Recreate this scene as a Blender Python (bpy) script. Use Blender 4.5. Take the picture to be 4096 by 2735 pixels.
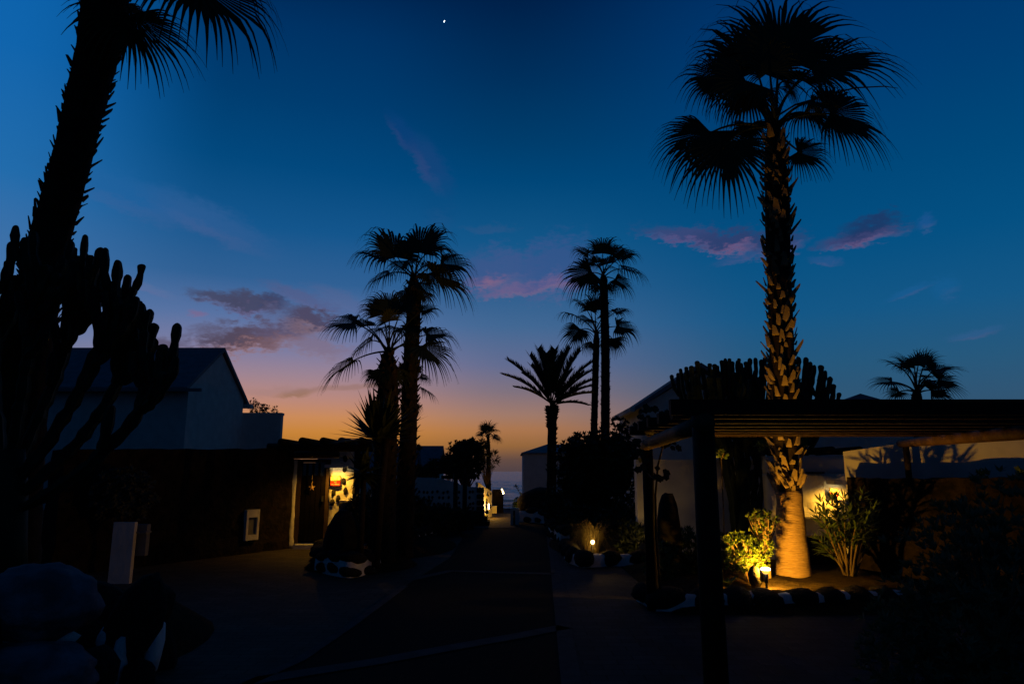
import bpy, bmesh, math, random
from mathutils import Vector, Matrix, Quaternion, noise

for o in list(bpy.data.objects):
    bpy.data.objects.remove(o, do_unlink=True)
scene = bpy.context.scene
COL = scene.collection
R = math.radians

# ------------------------------------------------------------------ camera
FPX, PITCH, EYE = 2731.0, math.atan2(517.0, 2731.0), 1.6
cam_data = bpy.data.cameras.new('camera')
cam_data.sensor_width = 36.0
cam_data.lens = 36.0 * FPX / 4096.0
cam_data.clip_start = 0.05
cam_data.clip_end = 60000.0
cam = bpy.data.objects.new('camera', cam_data)
cam.location = (0, 0, EYE)
cam.rotation_euler = (R(90) + PITCH, 0, 0)
COL.objects.link(cam)
scene.camera = cam

# ------------------------------------------------------------------ colour management / render
scene.view_settings.view_transform = 'Standard'
scene.view_settings.look = 'None'
scene.view_settings.gamma = 1.0
scene.view_settings.exposure = 0.0
scene.view_settings.use_curve_mapping = False
scene.cycles.use_denoising = True
scene.cycles.max_bounces = 4
scene.cycles.diffuse_bounces = 2
scene.cycles.glossy_bounces = 2
scene.cycles.caustics_reflective = False
scene.cycles.caustics_refractive = False
scene.cycles.sample_clamp_indirect = 2.0

def lin(c):
    return tuple(((x/255.0)/12.92 if x/255.0 <= 0.04045 else ((x/255.0+0.055)/1.055)**2.4) for x in c)

def ray(u, v):
    dx = (u-2048.0)/FPX; dy = (1367.5-v)/FPX
    cp, sp = math.cos(PITCH), math.sin(PITCH)
    return Vector((dx, cp-dy*sp, sp+dy*cp))
def P(u, v, Y):
    d = ray(u, v); t = Y/d.y
    return Vector((d.x*t, Y, EYE+d.z*t))
def G(u, v, z=0.0):
    d = ray(u, v); t = (z-EYE)/d.z
    return Vector((d.x*t, d.y*t, z))
def M(px, Y):            # metres spanned by px photograph pixels at depth Y
    return px*Y/FPX
def AE(u, v):
    d = ray(u, v).normalized()
    return math.degrees(math.atan2(d.x, d.y)), math.degrees(math.asin(d.z))

# ------------------------------------------------------------------ dusk sky
world = bpy.data.worlds.new('World')
scene.world = world
world.use_nodes = True
world.cycles.sampling_method = 'MANUAL'
world.cycles.sample_map_resolution = 256
wt = world.node_tree
for n in list(wt.nodes): wt.nodes.remove(n)
def wn(t, **kw):
    n = wt.nodes.new(t)
    for k, v in kw.items(): setattr(n, k, v)
    return n
def wset(sock, val):
    if hasattr(val, 'is_output') or isinstance(val, bpy.types.NodeSocket): wt.links.new(val, sock)
    else: sock.default_value = val
def wm(op, a, b=None, c=None, clamp=False):
    n = wn('ShaderNodeMath', operation=op); n.use_clamp = clamp
    wset(n.inputs[0], a)
    if b is not None: wset(n.inputs[1], b)
    if c is not None: wset(n.inputs[2], c)
    return n.outputs[0]
def wmix(f, a, b, blend='MIX'):
    n = wn('ShaderNodeMix', data_type='RGBA', blend_type=blend)
    wset(n.inputs[0], f); wset(n.inputs[6], a); wset(n.inputs[7], b)
    return n.outputs[2]
def wrange(v, a, b, c=0.0, d=1.0, smooth=True):
    n = wn('ShaderNodeMapRange', interpolation_type='SMOOTHSTEP' if smooth else 'LINEAR')
    wset(n.inputs[0], v); n.inputs[1].default_value = a; n.inputs[2].default_value = b
    n.inputs[3].default_value = c; n.inputs[4].default_value = d
    return n.outputs[0]
def wramp(fac, stops, lo, hi):
    n = wn('ShaderNodeValToRGB'); cr = n.color_ramp
    wset(n.inputs[0], fac)
    while len(cr.elements) > 1: cr.elements.remove(cr.elements[-1])
    for i, (p, c) in enumerate(stops):
        e = cr.elements[0] if i == 0 else cr.elements.new((p-lo)/(hi-lo))
        e.position = (p-lo)/(hi-lo); e.color = (*lin(c), 1)
    return n.outputs[0]
tc = wn('ShaderNodeTexCoord')
nrm = wn('ShaderNodeVectorMath', operation='NORMALIZE'); wt.links.new(tc.outputs['Generated'], nrm.inputs[0])
sx = wn('ShaderNodeSeparateXYZ'); wt.links.new(nrm.outputs[0], sx.inputs[0])
elev = wm('MULTIPLY', wm('ARCSINE', sx.outputs[2]), 57.2958)
azim = wm('MULTIPLY', wm('ARCTAN2', sx.outputs[0], sx.outputs[1]), 57.2958)
ef = wm('DIVIDE', wm('ADD', elev, 5.0), 95.0, clamp=True)
LO, HI = -5.0, 90.0
SUNSET = [(-5, (60, 48, 52)), (0, (92, 70, 66)), (0.8, (120, 84, 62)), (1.8, (170, 112, 52)), (3.0, (200, 131, 54)), (4.3, (202, 138, 90)), (5.6, (186, 136, 122)),
          (7.5, (158, 132, 146)), (9.5, (124, 124, 160)), (12, (88, 114, 162)), (15, (48, 96, 148)), (19, (20, 86, 141)), (24, (2, 72, 125)),
          (29, (0, 60, 111)), (34, (0, 50, 100)), (38, (0, 36, 80)), (46, (0, 24, 58)), (60, (0, 15, 40)), (90, (0, 10, 30))]
MIDDLE = [(-5, (50, 44, 52)), (0, (78, 64, 68)), (1.0, (98, 74, 66)), (2.1, (150, 103, 60)), (3.4, (172, 118, 78)), (4.6, (160, 122, 106)), (6.5, (128, 114, 126)),
          (8.7, (98, 108, 144)), (12, (66, 104, 148)), (15, (44, 94, 142)), (19, (18, 86, 136)), (24, (0, 70, 120)),
          (27, (0, 61, 108)), (32, (0, 47, 92)), (37, (0, 33, 74)), (46, (0, 22, 54)), (60, (0, 14, 38)), (90, (0, 10, 28))]
AWAY = [(-5, (40, 55, 80)), (0, (60, 76, 100)), (4, (52, 84, 112)), (8, (38, 88, 124)), (12, (20, 87, 134)), (17, (4, 80, 130)), (22, (0, 72, 122)),
        (28, (0, 62, 115)), (34, (0, 53, 107)), (40, (0, 42, 92)), (50, (0, 28, 66)), (65, (0, 16, 42)), (90, (0, 10, 28))]
c_sun = wramp(ef, SUNSET, LO, HI); c_mid = wramp(ef, MIDDLE, LO, HI); c_away = wramp(ef, AWAY, LO, HI)
base = wmix(wrange(azim, -15, 1), c_sun, c_mid)
base = wmix(wrange(azim, 0, 22), base, c_away)
left = wrange(azim, -24, -40)
lc = wmix(left, base, wramp(ef, [(-5, (60, 60, 80)), (0, (110, 100, 110)), (6, (120, 128, 160)), (12, (74, 116, 166)), (20, (34, 108, 172)), (28, (16, 100, 172)), (36, (8, 96, 170)), (44, (2, 62, 124)), (56, (0, 28, 66)), (90, (0, 10, 28))], LO, HI))
EAST = [(-5, (7, 16, 28)), (0, (11, 28, 48)), (10, (10, 34, 60)), (25, (2, 33, 64)), (45, (0, 23, 52)), (65, (0, 13, 34)), (90, (0, 9, 25))]
base = lc
c_east = wramp(ef, EAST, LO, HI)
base = wmix(wrange(wm('ABSOLUTE', azim), 39, 66), base, c_east)          # dusk: the eastern half of the sky is darker
# horizontal noise that breaks up the cloud edges
cv = wn('ShaderNodeCombineXYZ'); wt.links.new(azim, cv.inputs[0]); wt.links.new(wm('MULTIPLY', elev, 2.2), cv.inputs[1])
nz = wn('ShaderNodeTexNoise', noise_dimensions='3D'); nz.inputs['Scale'].default_value = 0.42; nz.inputs['Detail'].default_value = 7; nz.inputs['Roughness'].default_value = 0.62
wt.links.new(cv.outputs[0], nz.inputs['Vector'])
nf = wm('SUBTRACT', nz.outputs[0], 0.5)
nz2 = wn('ShaderNodeTexNoise', noise_dimensions='3D'); nz2.inputs['Scale'].default_value = 1.6; nz2.inputs['Detail'].default_value = 5; nz2.inputs['Roughness'].default_value = 0.6
wt.links.new(cv.outputs[0], nz2.inputs['Vector'])
nf2 = wm('SUBTRACT', nz2.outputs[0], 0.5)
MAUVE, MAUVE2, ORNG, PINK, PALE, DUSKB = (68, 68, 94), (98, 82, 106), (160, 106, 84), (150, 96, 130), (170, 112, 128), (40, 62, 104)
# u, v, half width px, half height px, slope (deg, + = rising to the right), top colour, bottom colour, opacity, raggedness
CLOUDS = [
 (865, 1190, 95, 22, -6, MAUVE, MAUVE2, .85, 1.2), (1000, 1215, 95, 36, -8, MAUVE, (112, 82, 110), .9, 1.4), (1095, 1208, 50, 32, 0, (60, 64, 96), MAUVE2, .8, 1.3),
 (985, 1350, 190, 46, 6, (82, 72, 92), ORNG, 1.0, 1.25), (1120, 1320, 120, 40, 8, (90, 80, 106), (150, 108, 104), .8, 1.4), (1245, 1275, 105, 44, -14, (76, 70, 96), (150, 112, 108), .95, 1.25),
 (1230, 1195, 150, 20, -16, (86, 90, 132), (104, 92, 132), .6, 1.0), (1380, 1200, 130, 26, -18, (92, 98, 140), (108, 98, 134), .35, .8), (1260, 1385, 150, 34, -8, (130, 106, 122), (146, 118, 126), .55, 1.2),
 (1185, 1575, 65, 13, 8, (150, 112, 92), (140, 104, 70), .8, .8), (1390, 1548, 190, 10, 6, (150, 114, 106), (158, 118, 104), .6, .8), (1100, 1565, 110, 16, 4, (158, 124, 122), (168, 124, 110), .4, 1.0),
 (660, 1372, 70, 20, 0, (92, 84, 108), (120, 94, 110), .8, 1.0), (790, 1250, 34, 12, 0, (126, 100, 136), (138, 104, 136), .6, 1.0),
 (2140, 1145, 180, 22, 8, (112, 94, 136), (166, 114, 126), .8, 1.3), (1950, 1125, 65, 20, 6, (128, 96, 130), (172, 114, 124), .8, 1.3), (1990, 1075, 150, 62, 10, (62, 86, 138), (116, 94, 136), .75, .8),
 (2220, 1065, 140, 90, 20, (56, 84, 138), (112, 94, 140), .7, .8), (2020, 1182, 80, 8, 4, (96, 96, 140), (120, 98, 136), .5, 1.0), (1960, 915, 90, 14, 0, (50, 84, 130), (70, 88, 134), .35, 1.2),
 (2750, 940, 165, 30, -10, (58, 70, 118), (126, 88, 134), .85, 1.2), (2930, 962, 140, 40, -6, (44, 62, 108), (152, 100, 132), .9, 1.2), (3110, 975, 100, 34, 12, (48, 64, 110), (128, 88, 128), .8, 1.2),
 (2960, 1030, 90, 14, 10, (48, 82, 132), (96, 90, 138), .6, 1.2), (3440, 950, 160, 24, 4, (58, 66, 112), (130, 92, 128), .95, 1.1), (3480, 905, 105, 34, 6, (30, 52, 96), (56, 62, 106), .8, 1.2),
 (3300, 1045, 60, 16, -10, (40, 84, 138), (92, 90, 138), .6, 1.2), (3700, 890, 34, 26, 30, (34, 84, 146), (90, 98, 148), .5, 1.2),
 (1620, 540, 85, 30, -46, (12, 62, 118), (54, 68, 124), .7, .6), (1730, 660, 100, 46, -52, (22, 66, 120), (66, 72, 126), .75, .6), (1760, 800, 60, 110, 0, (10, 74, 126), (44, 78, 128), .35, .7),
 (560, 790, 300, 60, -10, (34, 96, 156), (74, 98, 150), .55, .5), (860, 890, 230, 50, -18, (48, 92, 146), (84, 98, 146), .6, .5), (3640, 1165, 90, 13, 18, (28, 92, 148), (84, 92, 142), .5, .9),
 (3780, 1150, 50, 40, 40, (24, 94, 150), (70, 94, 146), .35, .9), (3900, 1335, 100, 16, 8, (50, 92, 140), (96, 92, 136), .55, .9), (560, 1140, 130, 14, -14, (96, 112, 156), (124, 108, 146), .4, .8),
]
nsum = wm('ADD', wm('MULTIPLY', nf, 2.2), wm('MULTIPLY', nf2, 1.2))
nvec = wn('ShaderNodeCombineXYZ'); wt.links.new(nsum, nvec.inputs[1]); wt.links.new(wm('MULTIPLY', nf2, .8), nvec.inputs[0])
aev = wn('ShaderNodeCombineXYZ'); wt.links.new(azim, aev.inputs[0]); wt.links.new(elev, aev.inputs[1])
def cloud_layer(base, clouds):
    for (u, v, hw, hh, slope, ct, cb, op, rag) in clouds:
        a0, e0 = AE(u, v)
        a1, _ = AE(u+hw, v); _, e1 = AE(u, v-hh)
        mpn = wn('ShaderNodeMapping', vector_type='TEXTURE'); wt.links.new(aev.outputs[0], mpn.inputs[0])
        mpn.inputs['Location'].default_value = (a0, e0, 0); mpn.inputs['Rotation'].default_value = (0, 0, R(slope)); mpn.inputs['Scale'].default_value = (abs(a1-a0)*1.5, abs(e1-e0)*1.6, 1)
        ma = wn('ShaderNodeVectorMath', operation='MULTIPLY_ADD'); wt.links.new(nvec.outputs[0], ma.inputs[0]); ma.inputs[1].default_value = (rag, rag, 0); wt.links.new(mpn.outputs[0], ma.inputs[2])
        ln = wn('ShaderNodeVectorMath', operation='LENGTH'); wt.links.new(ma.outputs[0], ln.inputs[0])
        m = wrange(ln.outputs['Value'], 1.08, 0.28, 0, op)
        sp_ = wn('ShaderNodeSeparateXYZ'); wt.links.new(ma.outputs[0], sp_.inputs[0])
        base = wmix(m, base, wmix(wrange(sp_.outputs[1], -0.95, -0.1), (*lin(cb), 1), (*lin(ct), 1)))
    b_ = wn('ShaderNodeBackground'); wt.links.new(base, b_.inputs[0]); b_.inputs[1].default_value = 1.0
    return b_.outputs[0]
# three sectors of the same sky, so that a ray only evaluates the clouds near its own direction
U1, U2 = 1500, 2480
def within(lo_, hi_): return [c for c in CLOUDS if c[0]+c[2]*2.4 > lo_ and c[0]-c[2]*2.4 < hi_]
def mixsh(fac, s1, s2):
    n_ = wn('ShaderNodeMixShader'); wset(n_.inputs[0], fac); wt.links.new(s1, n_.inputs[1]); wt.links.new(s2, n_.inputs[2]); return n_.outputs[0]
s_left = cloud_layer(base, within(-9999, U1)); s_mid = cloud_layer(base, within(U1, U2)); s_right = cloud_layer(base, within(U2, 99999))
clouds_ = mixsh(wm('GREATER_THAN', azim, AE(U1, 1000)[0]), s_left, mixsh(wm('GREATER_THAN', azim, AE(U2, 1000)[0]), s_mid, s_right))
inside = wm('MULTIPLY', wm('LESS_THAN', wm('ABSOLUTE', azim), 55.0), wm('MULTIPLY', wm('GREATER_THAN', elev, 3.0), wm('LESS_THAN', elev, 36.0)))
bg = wn('ShaderNodeBackground'); wt.links.new(base, bg.inputs[0]); bg.inputs[1].default_value = 1.0
wo = wn('ShaderNodeOutputWorld'); wt.links.new(mixsh(inside, bg.outputs[0], clouds_), wo.inputs[0])

# ------------------------------------------------------------------ object helpers
WLOC = {}
def link(o, parent=None):
    COL.objects.link(o)
    if parent is not None: o.parent = parent
    return o
def tag(o, label=None, cat=None, group=None, kind=None):
    if label: o['label'] = label
    if cat: o['category'] = cat
    if group: o['group'] = group
    if kind: o['kind'] = kind
    return o
def thing(name, label, cat, loc, group=None):
    o = bpy.data.objects.new(name, None); o.empty_display_size = 0.2
    o.location = loc; link(o); WLOC[o.name] = Vector(loc)
    return tag(o, label, cat, group)
class MB:
    def __init__(s): s.v = []; s.f = []
    def add(s, vs, fs):
        b = len(s.v); s.v.extend([Vector(q) for q in vs]); s.f.extend([tuple(b+i for i in f) for f in fs]); return s
    def box(s, c, size, rz=0.0, rx=0.0):
        m = Matrix.Rotation(rz, 3, 'Z') @ Matrix.Rotation(rx, 3, 'X'); c = Vector(c)
        vs = [c + m @ Vector((x*size[0]/2, y*size[1]/2, z*size[2]/2)) for x in (-1, 1) for y in (-1, 1) for z in (-1, 1)]
        return s.add(vs, [(0, 1, 3, 2), (4, 6, 7, 5), (0, 4, 5, 1), (2, 3, 7, 6), (0, 2, 6, 4), (1, 5, 7, 3)])
    def tube(s, pts, rad, n=8, ribs=0, depth=0.0, cap=True, jit=0.0, rng=None):
        pts = [Vector(p) for p in pts]; k = len(pts)
        if not isinstance(rad, (list, tuple)): rad = [rad]*k
        vs = []; fs = []; ref = None
        for i in range(k):
            t = (pts[min(i+1, k-1)]-pts[max(i-1, 0)])
            if t.length < 1e-9: t = Vector((0, 0, 1))
            t.normalize()
            if ref is None: ref = t.orthogonal().normalized()
            ref = (ref - t*ref.dot(t))
            if ref.length < 1e-6: ref = t.orthogonal()
            ref.normalize(); bn = t.cross(ref)
            for j in range(n):
                a = 2*math.pi*j/n
                r = rad[i]*(1.0 if not ribs else (1.0 - depth*(j % (n//ribs) != 0)))
                if jit and rng: r *= 1+rng.uniform(-jit, jit)
                vs.append(pts[i]+(ref*math.cos(a)+bn*math.sin(a))*r)
        for i in range(k-1):
            for j in range(n):
                fs.append((i*n+j, i*n+(j+1) % n, (i+1)*n+(j+1) % n, (i+1)*n+j))
        if cap:
            fs.append(tuple(range(n-1, -1, -1))); fs.append(tuple((k-1)*n+j for j in range(n)))
        return s.add(vs, fs)
    def blob(s, c, r, seed=0, sub=2, amp=0.18, freq=1.3, rz=0.0):
        bm = bmesh.new(); bmesh.ops.create_icosphere(bm, subdivisions=sub, radius=1.0)
        c = Vector(c); m = Matrix.Rotation(rz, 3, 'Z'); off = Vector((seed*7.13, seed*3.7, seed*1.9))
        vs = []
        for v in bm.verts:
            d = 1+amp*noise.noise(v.co*freq+off)+amp*.5*noise.noise(v.co*freq*2.7+off)
            q = v.co*d
            vs.append(c+m @ Vector((q.x*r[0], q.y*r[1], q.z*r[2])))
        fs = [tuple(x.index for x in f.verts) for f in bm.faces]
        bm.free(); return s.add(vs, fs)
    def build(s, name, mat, parent=None, smooth=False, kind=None, label=None, origin=None):
        off = Vector((0, 0, 0))
        if parent is not None:
            off = WLOC[parent.name]
        elif origin is not None:
            off = Vector(origin)
        me = bpy.data.meshes.new(name)
        me.from_pydata([tuple(v-off) for v in s.v], [], s.f)
        me.materials.append(mat)
        if smooth: me.polygons.foreach_set('use_smooth', [True]*len(me.polygons))
        me.update()
        o = bpy.data.objects.new(name, me)
        link(o, parent)
        if parent is None: o.location = off
        WLOC[o.name] = off
        if kind: o['kind'] = kind
        if label: o['label'] = label
        return o
def inst(name, me, parent, loc, rot=(0, 0, 0), scale=(1, 1, 1)):
    o = bpy.data.objects.new(name, me); link(o, parent)
    o.location = Vector(loc)-WLOC[parent.name]
    if isinstance(rot, Quaternion): o.rotation_mode = 'QUATERNION'; o.rotation_quaternion = rot
    else: o.rotation_euler = rot
    o.scale = scale; WLOC[o.name] = Vector(loc)
    return o
def lamp(parent, loc, power, color=(1.0, 0.52, 0.07), radius=0.04, spot=None):
    ld = bpy.data.lights.new('lamp_light', 'SPOT' if spot else 'POINT')
    if spot: ld.spot_size = R(spot); ld.spot_blend = .9
    ld.energy = power; ld.color = color; ld.shadow_soft_size = radius
    o = bpy.data.objects.new('lamp_light', ld); link(o, parent); o.location = Vector(loc)-WLOC[parent.name]
    return o
def bez(p0, p1, p2, n=8):
    p0, p1, p2 = Vector(p0), Vector(p1), Vector(p2)
    return [p0*(1-t)**2+p1*2*t*(1-t)+p2*t*t for t in [i/(n-1) for i in range(n)]]

# ------------------------------------------------------------------ materials
def mat(name, col, rough=0.8, var=0.0, scale=6.0, bump=0.0, bscale=20.0, spec=0.3, col2=None, detail=6.0, stretch=None, transl=0.0):
    m = bpy.data.materials.new(name); m.use_nodes = True; nt = m.node_tree; b = nt.nodes['Principled BSDF']
    b.inputs['Roughness'].default_value = rough; b.inputs['Specular IOR Level'].default_value = spec
    b.inputs['Base Color'].default_value = (*col, 1)
    tcn = nt.nodes.new('ShaderNodeTexCoord'); vec = tcn.outputs['Object']
    if stretch:
        mp = nt.nodes.new('ShaderNodeMapping'); mp.inputs['Scale'].default_value = stretch
        nt.links.new(vec, mp.inputs[0]); vec = mp.outputs[0]
    if var or col2:
        nz = nt.nodes.new('ShaderNodeTexNoise'); nz.inputs['Scale'].default_value = scale; nz.inputs['Detail'].default_value = detail
        nt.links.new(vec, nz.inputs['Vector'])
        rp = nt.nodes.new('ShaderNodeValToRGB')
        c2 = col2 if col2 else tuple(x*(1-var) for x in col)
        c1 = col if col2 else tuple(min(1, x*(1+var)) for x in col)
        rp.color_ramp.elements[0].position = .36; rp.color_ramp.elements[1].position = .64
        rp.color_ramp.elements[0].color = (*c2, 1); rp.color_ramp.elements[1].color = (*c1, 1)
        nt.links.new(nz.outputs[0], rp.inputs[0]); nt.links.new(rp.outputs[0], b.inputs['Base Color'])
    if bump:
        n2 = nt.nodes.new('ShaderNodeTexNoise'); n2.inputs['Scale'].default_value = bscale; n2.inputs['Detail'].default_value = 5
        nt.links.new(vec, n2.inputs['Vector'])
        bp = nt.nodes.new('ShaderNodeBump'); bp.inputs['Strength'].default_value = bump; bp.inputs['Distance'].default_value = 0.03
        nt.links.new(n2.outputs[0], bp.inputs['Height']); nt.links.new(bp.outputs[0], b.inputs['Normal'])
    if transl:
        tr = nt.nodes.new('ShaderNodeBsdfTranslucent'); tr.inputs[0].default_value = (col[0]*1.3, col[1]*1.5, col[2], 1)
        mx = nt.nodes.new('ShaderNodeMixShader'); mx.inputs[0].default_value = transl
        out = nt.nodes['Material Output']
        nt.links.new(b.outputs[0], mx.inputs[1]); nt.links.new(tr.outputs[0], mx.inputs[2]); nt.links.new(mx.outputs[0], out.inputs[0])
    return m
def emit(name, col, strength):
    m = bpy.data.materials.new(name); m.use_nodes = True; b = m.node_tree.nodes['Principled BSDF']
    b.inputs['Base Color'].default_value = (*[min(.8, c) for c in col], 1)
    b.inputs['Emission Color'].default_value = (*col, 1); b.inputs['Emission Strength'].default_value = strength
    return m
def brickmat(name, c1, c2, mortar, sx, sy, rough=0.85):
    m = bpy.data.materials.new(name); m.use_nodes = True; nt = m.node_tree; b = nt.nodes['Principled BSDF']
    b.inputs['Roughness'].default_value = rough; b.inputs['Specular IOR Level'].default_value = 0.25
    tcn = nt.nodes.new('ShaderNodeTexCoord'); br = nt.nodes.new('ShaderNodeTexBrick')
    br.inputs['Scale'].default_value = 1.0; br.inputs['Brick Width'].default_value = sx; br.inputs['Row Height'].default_value = sy
    br.inputs['Mortar Size'].default_value = 0.008; br.inputs['Color1'].default_value = (*c1, 1); br.inputs['Color2'].default_value = (*c2, 1); br.inputs['Mortar'].default_value = (*mortar, 1)
    nt.links.new(tcn.outputs['Object'], br.inputs['Vector'])
    nz = nt.nodes.new('ShaderNodeTexNoise'); nz.inputs['Scale'].default_value = 2.3; nz.inputs['Detail'].default_value = 8
    nt.links.new(tcn.outputs['Object'], nz.inputs['Vector'])
    mr = nt.nodes.new('ShaderNodeMapRange'); mr.inputs[1].default_value = .3; mr.inputs[2].default_value = .7; mr.inputs[3].default_value = .6; mr.inputs[4].default_value = 1.3
    nt.links.new(nz.outputs[0], mr.inputs[0])
    mx = nt.nodes.new('ShaderNodeMix'); mx.data_type = 'RGBA'; mx.blend_type = 'MULTIPLY'; mx.inputs[0].default_value = 1
    nt.links.new(br.outputs[0], mx.inputs[6]); nt.links.new(mr.outputs[0], mx.inputs[7]); nt.links.new(mx.outputs[2], b.inputs['Base Color'])
    bp = nt.nodes.new('ShaderNodeBump'); bp.inputs['Strength'].default_value = .7; bp.inputs['Distance'].default_value = .01; bp.invert = True
    nt.links.new(br.outputs['Fac'], bp.inputs['Height']); nt.links.new(bp.outputs[0], b.inputs['Normal'])
    return m
PLASTER = mat('white_plaster', (.62, .60, .57), .9, .08, 3, .35, 9)
PLASTER_R = mat('rough_white_plaster', (.7, .68, .63), .9, .1, 5, 1.0, 7)
MORTAR = mat('white_mortar', (.8, .78, .77), .9, .12, 8, .6, 25)
ROOF = mat('grey_roof', (.2, .21, .23), .8, .12, 4, .2, 12)
LAVA = mat('lava_stone', (.024, .016, .011), .95, .0, 7, 1.0, 14, .15, col2=(.008, .006, .005))
ROCK = mat('dark_rock', (.03, .027, .025), .95, .0, 6, .8, 9, .15, col2=(.012, .011, .011))
WOOD = mat('dark_wood', (.055, .032, .018), .75, .3, 5, .4, 18, .3)
WOOD_B = mat('black_brown_wood', (.016, .011, .008), .8, .3, 5, .4, 18, .2)
LOGM = mat('weathered_log', (.11, .06, .03), .7, .35, 4, .5, 16, .3)
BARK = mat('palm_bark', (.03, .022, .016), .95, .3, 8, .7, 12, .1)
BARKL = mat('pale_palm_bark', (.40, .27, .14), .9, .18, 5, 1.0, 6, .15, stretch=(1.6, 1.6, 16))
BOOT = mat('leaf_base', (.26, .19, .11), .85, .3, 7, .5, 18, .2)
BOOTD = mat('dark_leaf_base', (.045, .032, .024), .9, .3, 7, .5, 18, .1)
FROND = mat('palm_frond', (.030, .040, .014), .6, .25, 3, 0, 1, .25)
CACT = mat('cactus_skin', (.022, .034, .018), .7, .25, 4, .2, 12, .2)
LEAFD = mat('dark_leaf', (.025, .036, .013), .55, .3, 4, 0, 1, .3)
LEAFG = mat('green_leaf', (.10, .15, .025), .45, .3, 5, 0, 1, .4, transl=.25)
LEAFO = mat('oleander_leaf', (.05, .08, .02), .5, .3, 5, 0, 1, .4, transl=.15)
STEM = mat('shrub_stem', (.20, .14, .08), .85, .25, 8, .4, 25)
STEMD = mat('dark_stem', (.04, .028, .02), .9, .25, 8, .4, 25)
STEMO = mat('oleander_stem', (.10, .07, .04), .9, .25, 8, .4, 25)
PALEROCK = mat('pale_rock', (.22, .17, .19), .95, .4, 6, 1.0, 11, .1)
GRASS = mat('dry_grass', (.16, .12, .05), .7, .3, 5, 0, 1, .2, transl=.2)
SOIL = mat('volcanic_soil', (.035, .024, .013), 1.0, .3, 9, .9, 40, .05)
PAVE = brickmat('paving_blocks', (.085, .066, .048), (.05, .042, .033), (.018, .015, .013), .24, .12)
PAVE2 = brickmat('paving_slabs', (.052, .052, .055), (.03, .03, .034), (.012, .012, .012), .3, .15)
ASPH = mat('asphalt', (.012, .013, .013), .95, .25, 30, .6, 120, .1)
BAND = mat('concrete_band', (.06, .06, .064), .9, .2, 6, .4, 60, .2)
DOORM = mat('door_paint', (.007, .0055, .005), .95, .2, 4, .2, 20, .02)
METALD = mat('dark_metal', (.02, .02, .022), .5, .1, 8, 0, 1, .5)
GREYP = mat('grey_plastic', (.16, .16, .17), .6, .1, 8, 0, 1, .4)
STARM = mat('straw_star', (.5, .32, .14), .8, .2, 20, .3, 60)
TERRA = mat('terracotta', (.32, .10, .04), .8, .15, 10)
REDP = mat('red_print', (.42, .02, .015), .5, .05, 20)
CREAMP = mat('cream_print', (.62, .52, .30), .5, .05, 20)
GREENP = mat('green_print', (.09, .13, .03), .5)
BLACKP = mat('black_print', (.015, .012, .01), .5)
GLOW = emit('warm_glow', (1.0, .72, .3), 14.0)
GLOWW = emit('white_glow', (1.0, .86, .62), 22.0)
GLOWS = emit('small_glow', (1.0, .62, .16), 10.0)
GLASS = mat('dark_glass', (.02, .025, .03), .06, 0, 1, 0, 1, .9)
# ================================================================== SETTING
def sheet(name, pts, z, m, kind='structure'):
    mb = MB(); mb.add([(p[0], p[1], z) for p in pts], [tuple(range(len(pts)))])
    o = mb.build(name, m); return tag(o, kind=kind)
mb = MB()
ys = [-14, 0, 6, 12, 18, 24, 31, 34, 38, 44, 52, 60]; zs = [0, 0, 0, 0, 0, 0, 0, -.35, -.7, -2.5, -7, -10]
xs = [-70, -40, -20, -10, 0, 10, 20, 40, 70]
vs = [(x, y, z) for y, z in zip(ys, zs) for x in xs]; n = len(xs)
mb.add(vs, [(j*n+i, j*n+i+1, (j+1)*n+i+1, (j+1)*n+i) for j in range(len(ys)-1) for i in range(n-1)])
tag(mb.build('ground', ASPH), kind='structure')
g = lambda u, v: tuple(G(u, v)[:2])
sheet('left_paving', [(-14, -3), (-3.2, 1.0), g(1000, 2735), g(1190, 2640), g(1400, 2500), g(1640, 2330), g(1800, 2230), g(1850, 2150), g(1800, 2120), (-4.0, 15.3), (-14, 15.3)], .004, PAVE)
sheet('right_paving', [(.65, -3), g(2262, 2735), g(2240, 2500), g(2215, 2300), g(2190, 2180), g(2420, 2180), (4.0, 13.5), (14, 13.5), (14, -3)], .004, PAVE2)
sheet('path_end', [g(1850, 2110), g(2060, 2110), g(2090, 2060), g(2085, 2034), g(1930, 2034), g(1900, 2070)], .005, PAVE)
def band(name, pix, w):
    pts = [G(u, v) for u, v in pix]; mb = MB(); vs = []
    for i, p in enumerate(pts):
        t = (pts[min(i+1, len(pts)-1)]-pts[max(i-1, 0)]).normalized(); nn = Vector((-t.y, t.x, 0))
        vs += [p+nn*w/2+Vector((0, 0, .009)), p-nn*w/2+Vector((0, 0, .009))]
    mb.add(vs, [(2*i, 2*i+1, 2*i+3, 2*i+2) for i in range(len(pts)-1)])
    return tag(mb.build(name, BAND), kind='structure')
band('concrete_band_curved', [(860, 2750), (1200, 2695), (1500, 2648), (1800, 2592), (2050, 2548), (2258, 2508)], .20)
band('concrete_band_straight', [(2290, 2760), (2262, 2560), (2236, 2380), (2216, 2230), (2196, 2130)], .16)
band('concrete_band_cross', [(1630, 2322), (1800, 2284), (1930, 2288), (2215, 2296)], .18)
band('concrete_band_edge', [(960, 2750), (1200, 2640), (1400, 2505), (1620, 2344)], .10)

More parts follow.
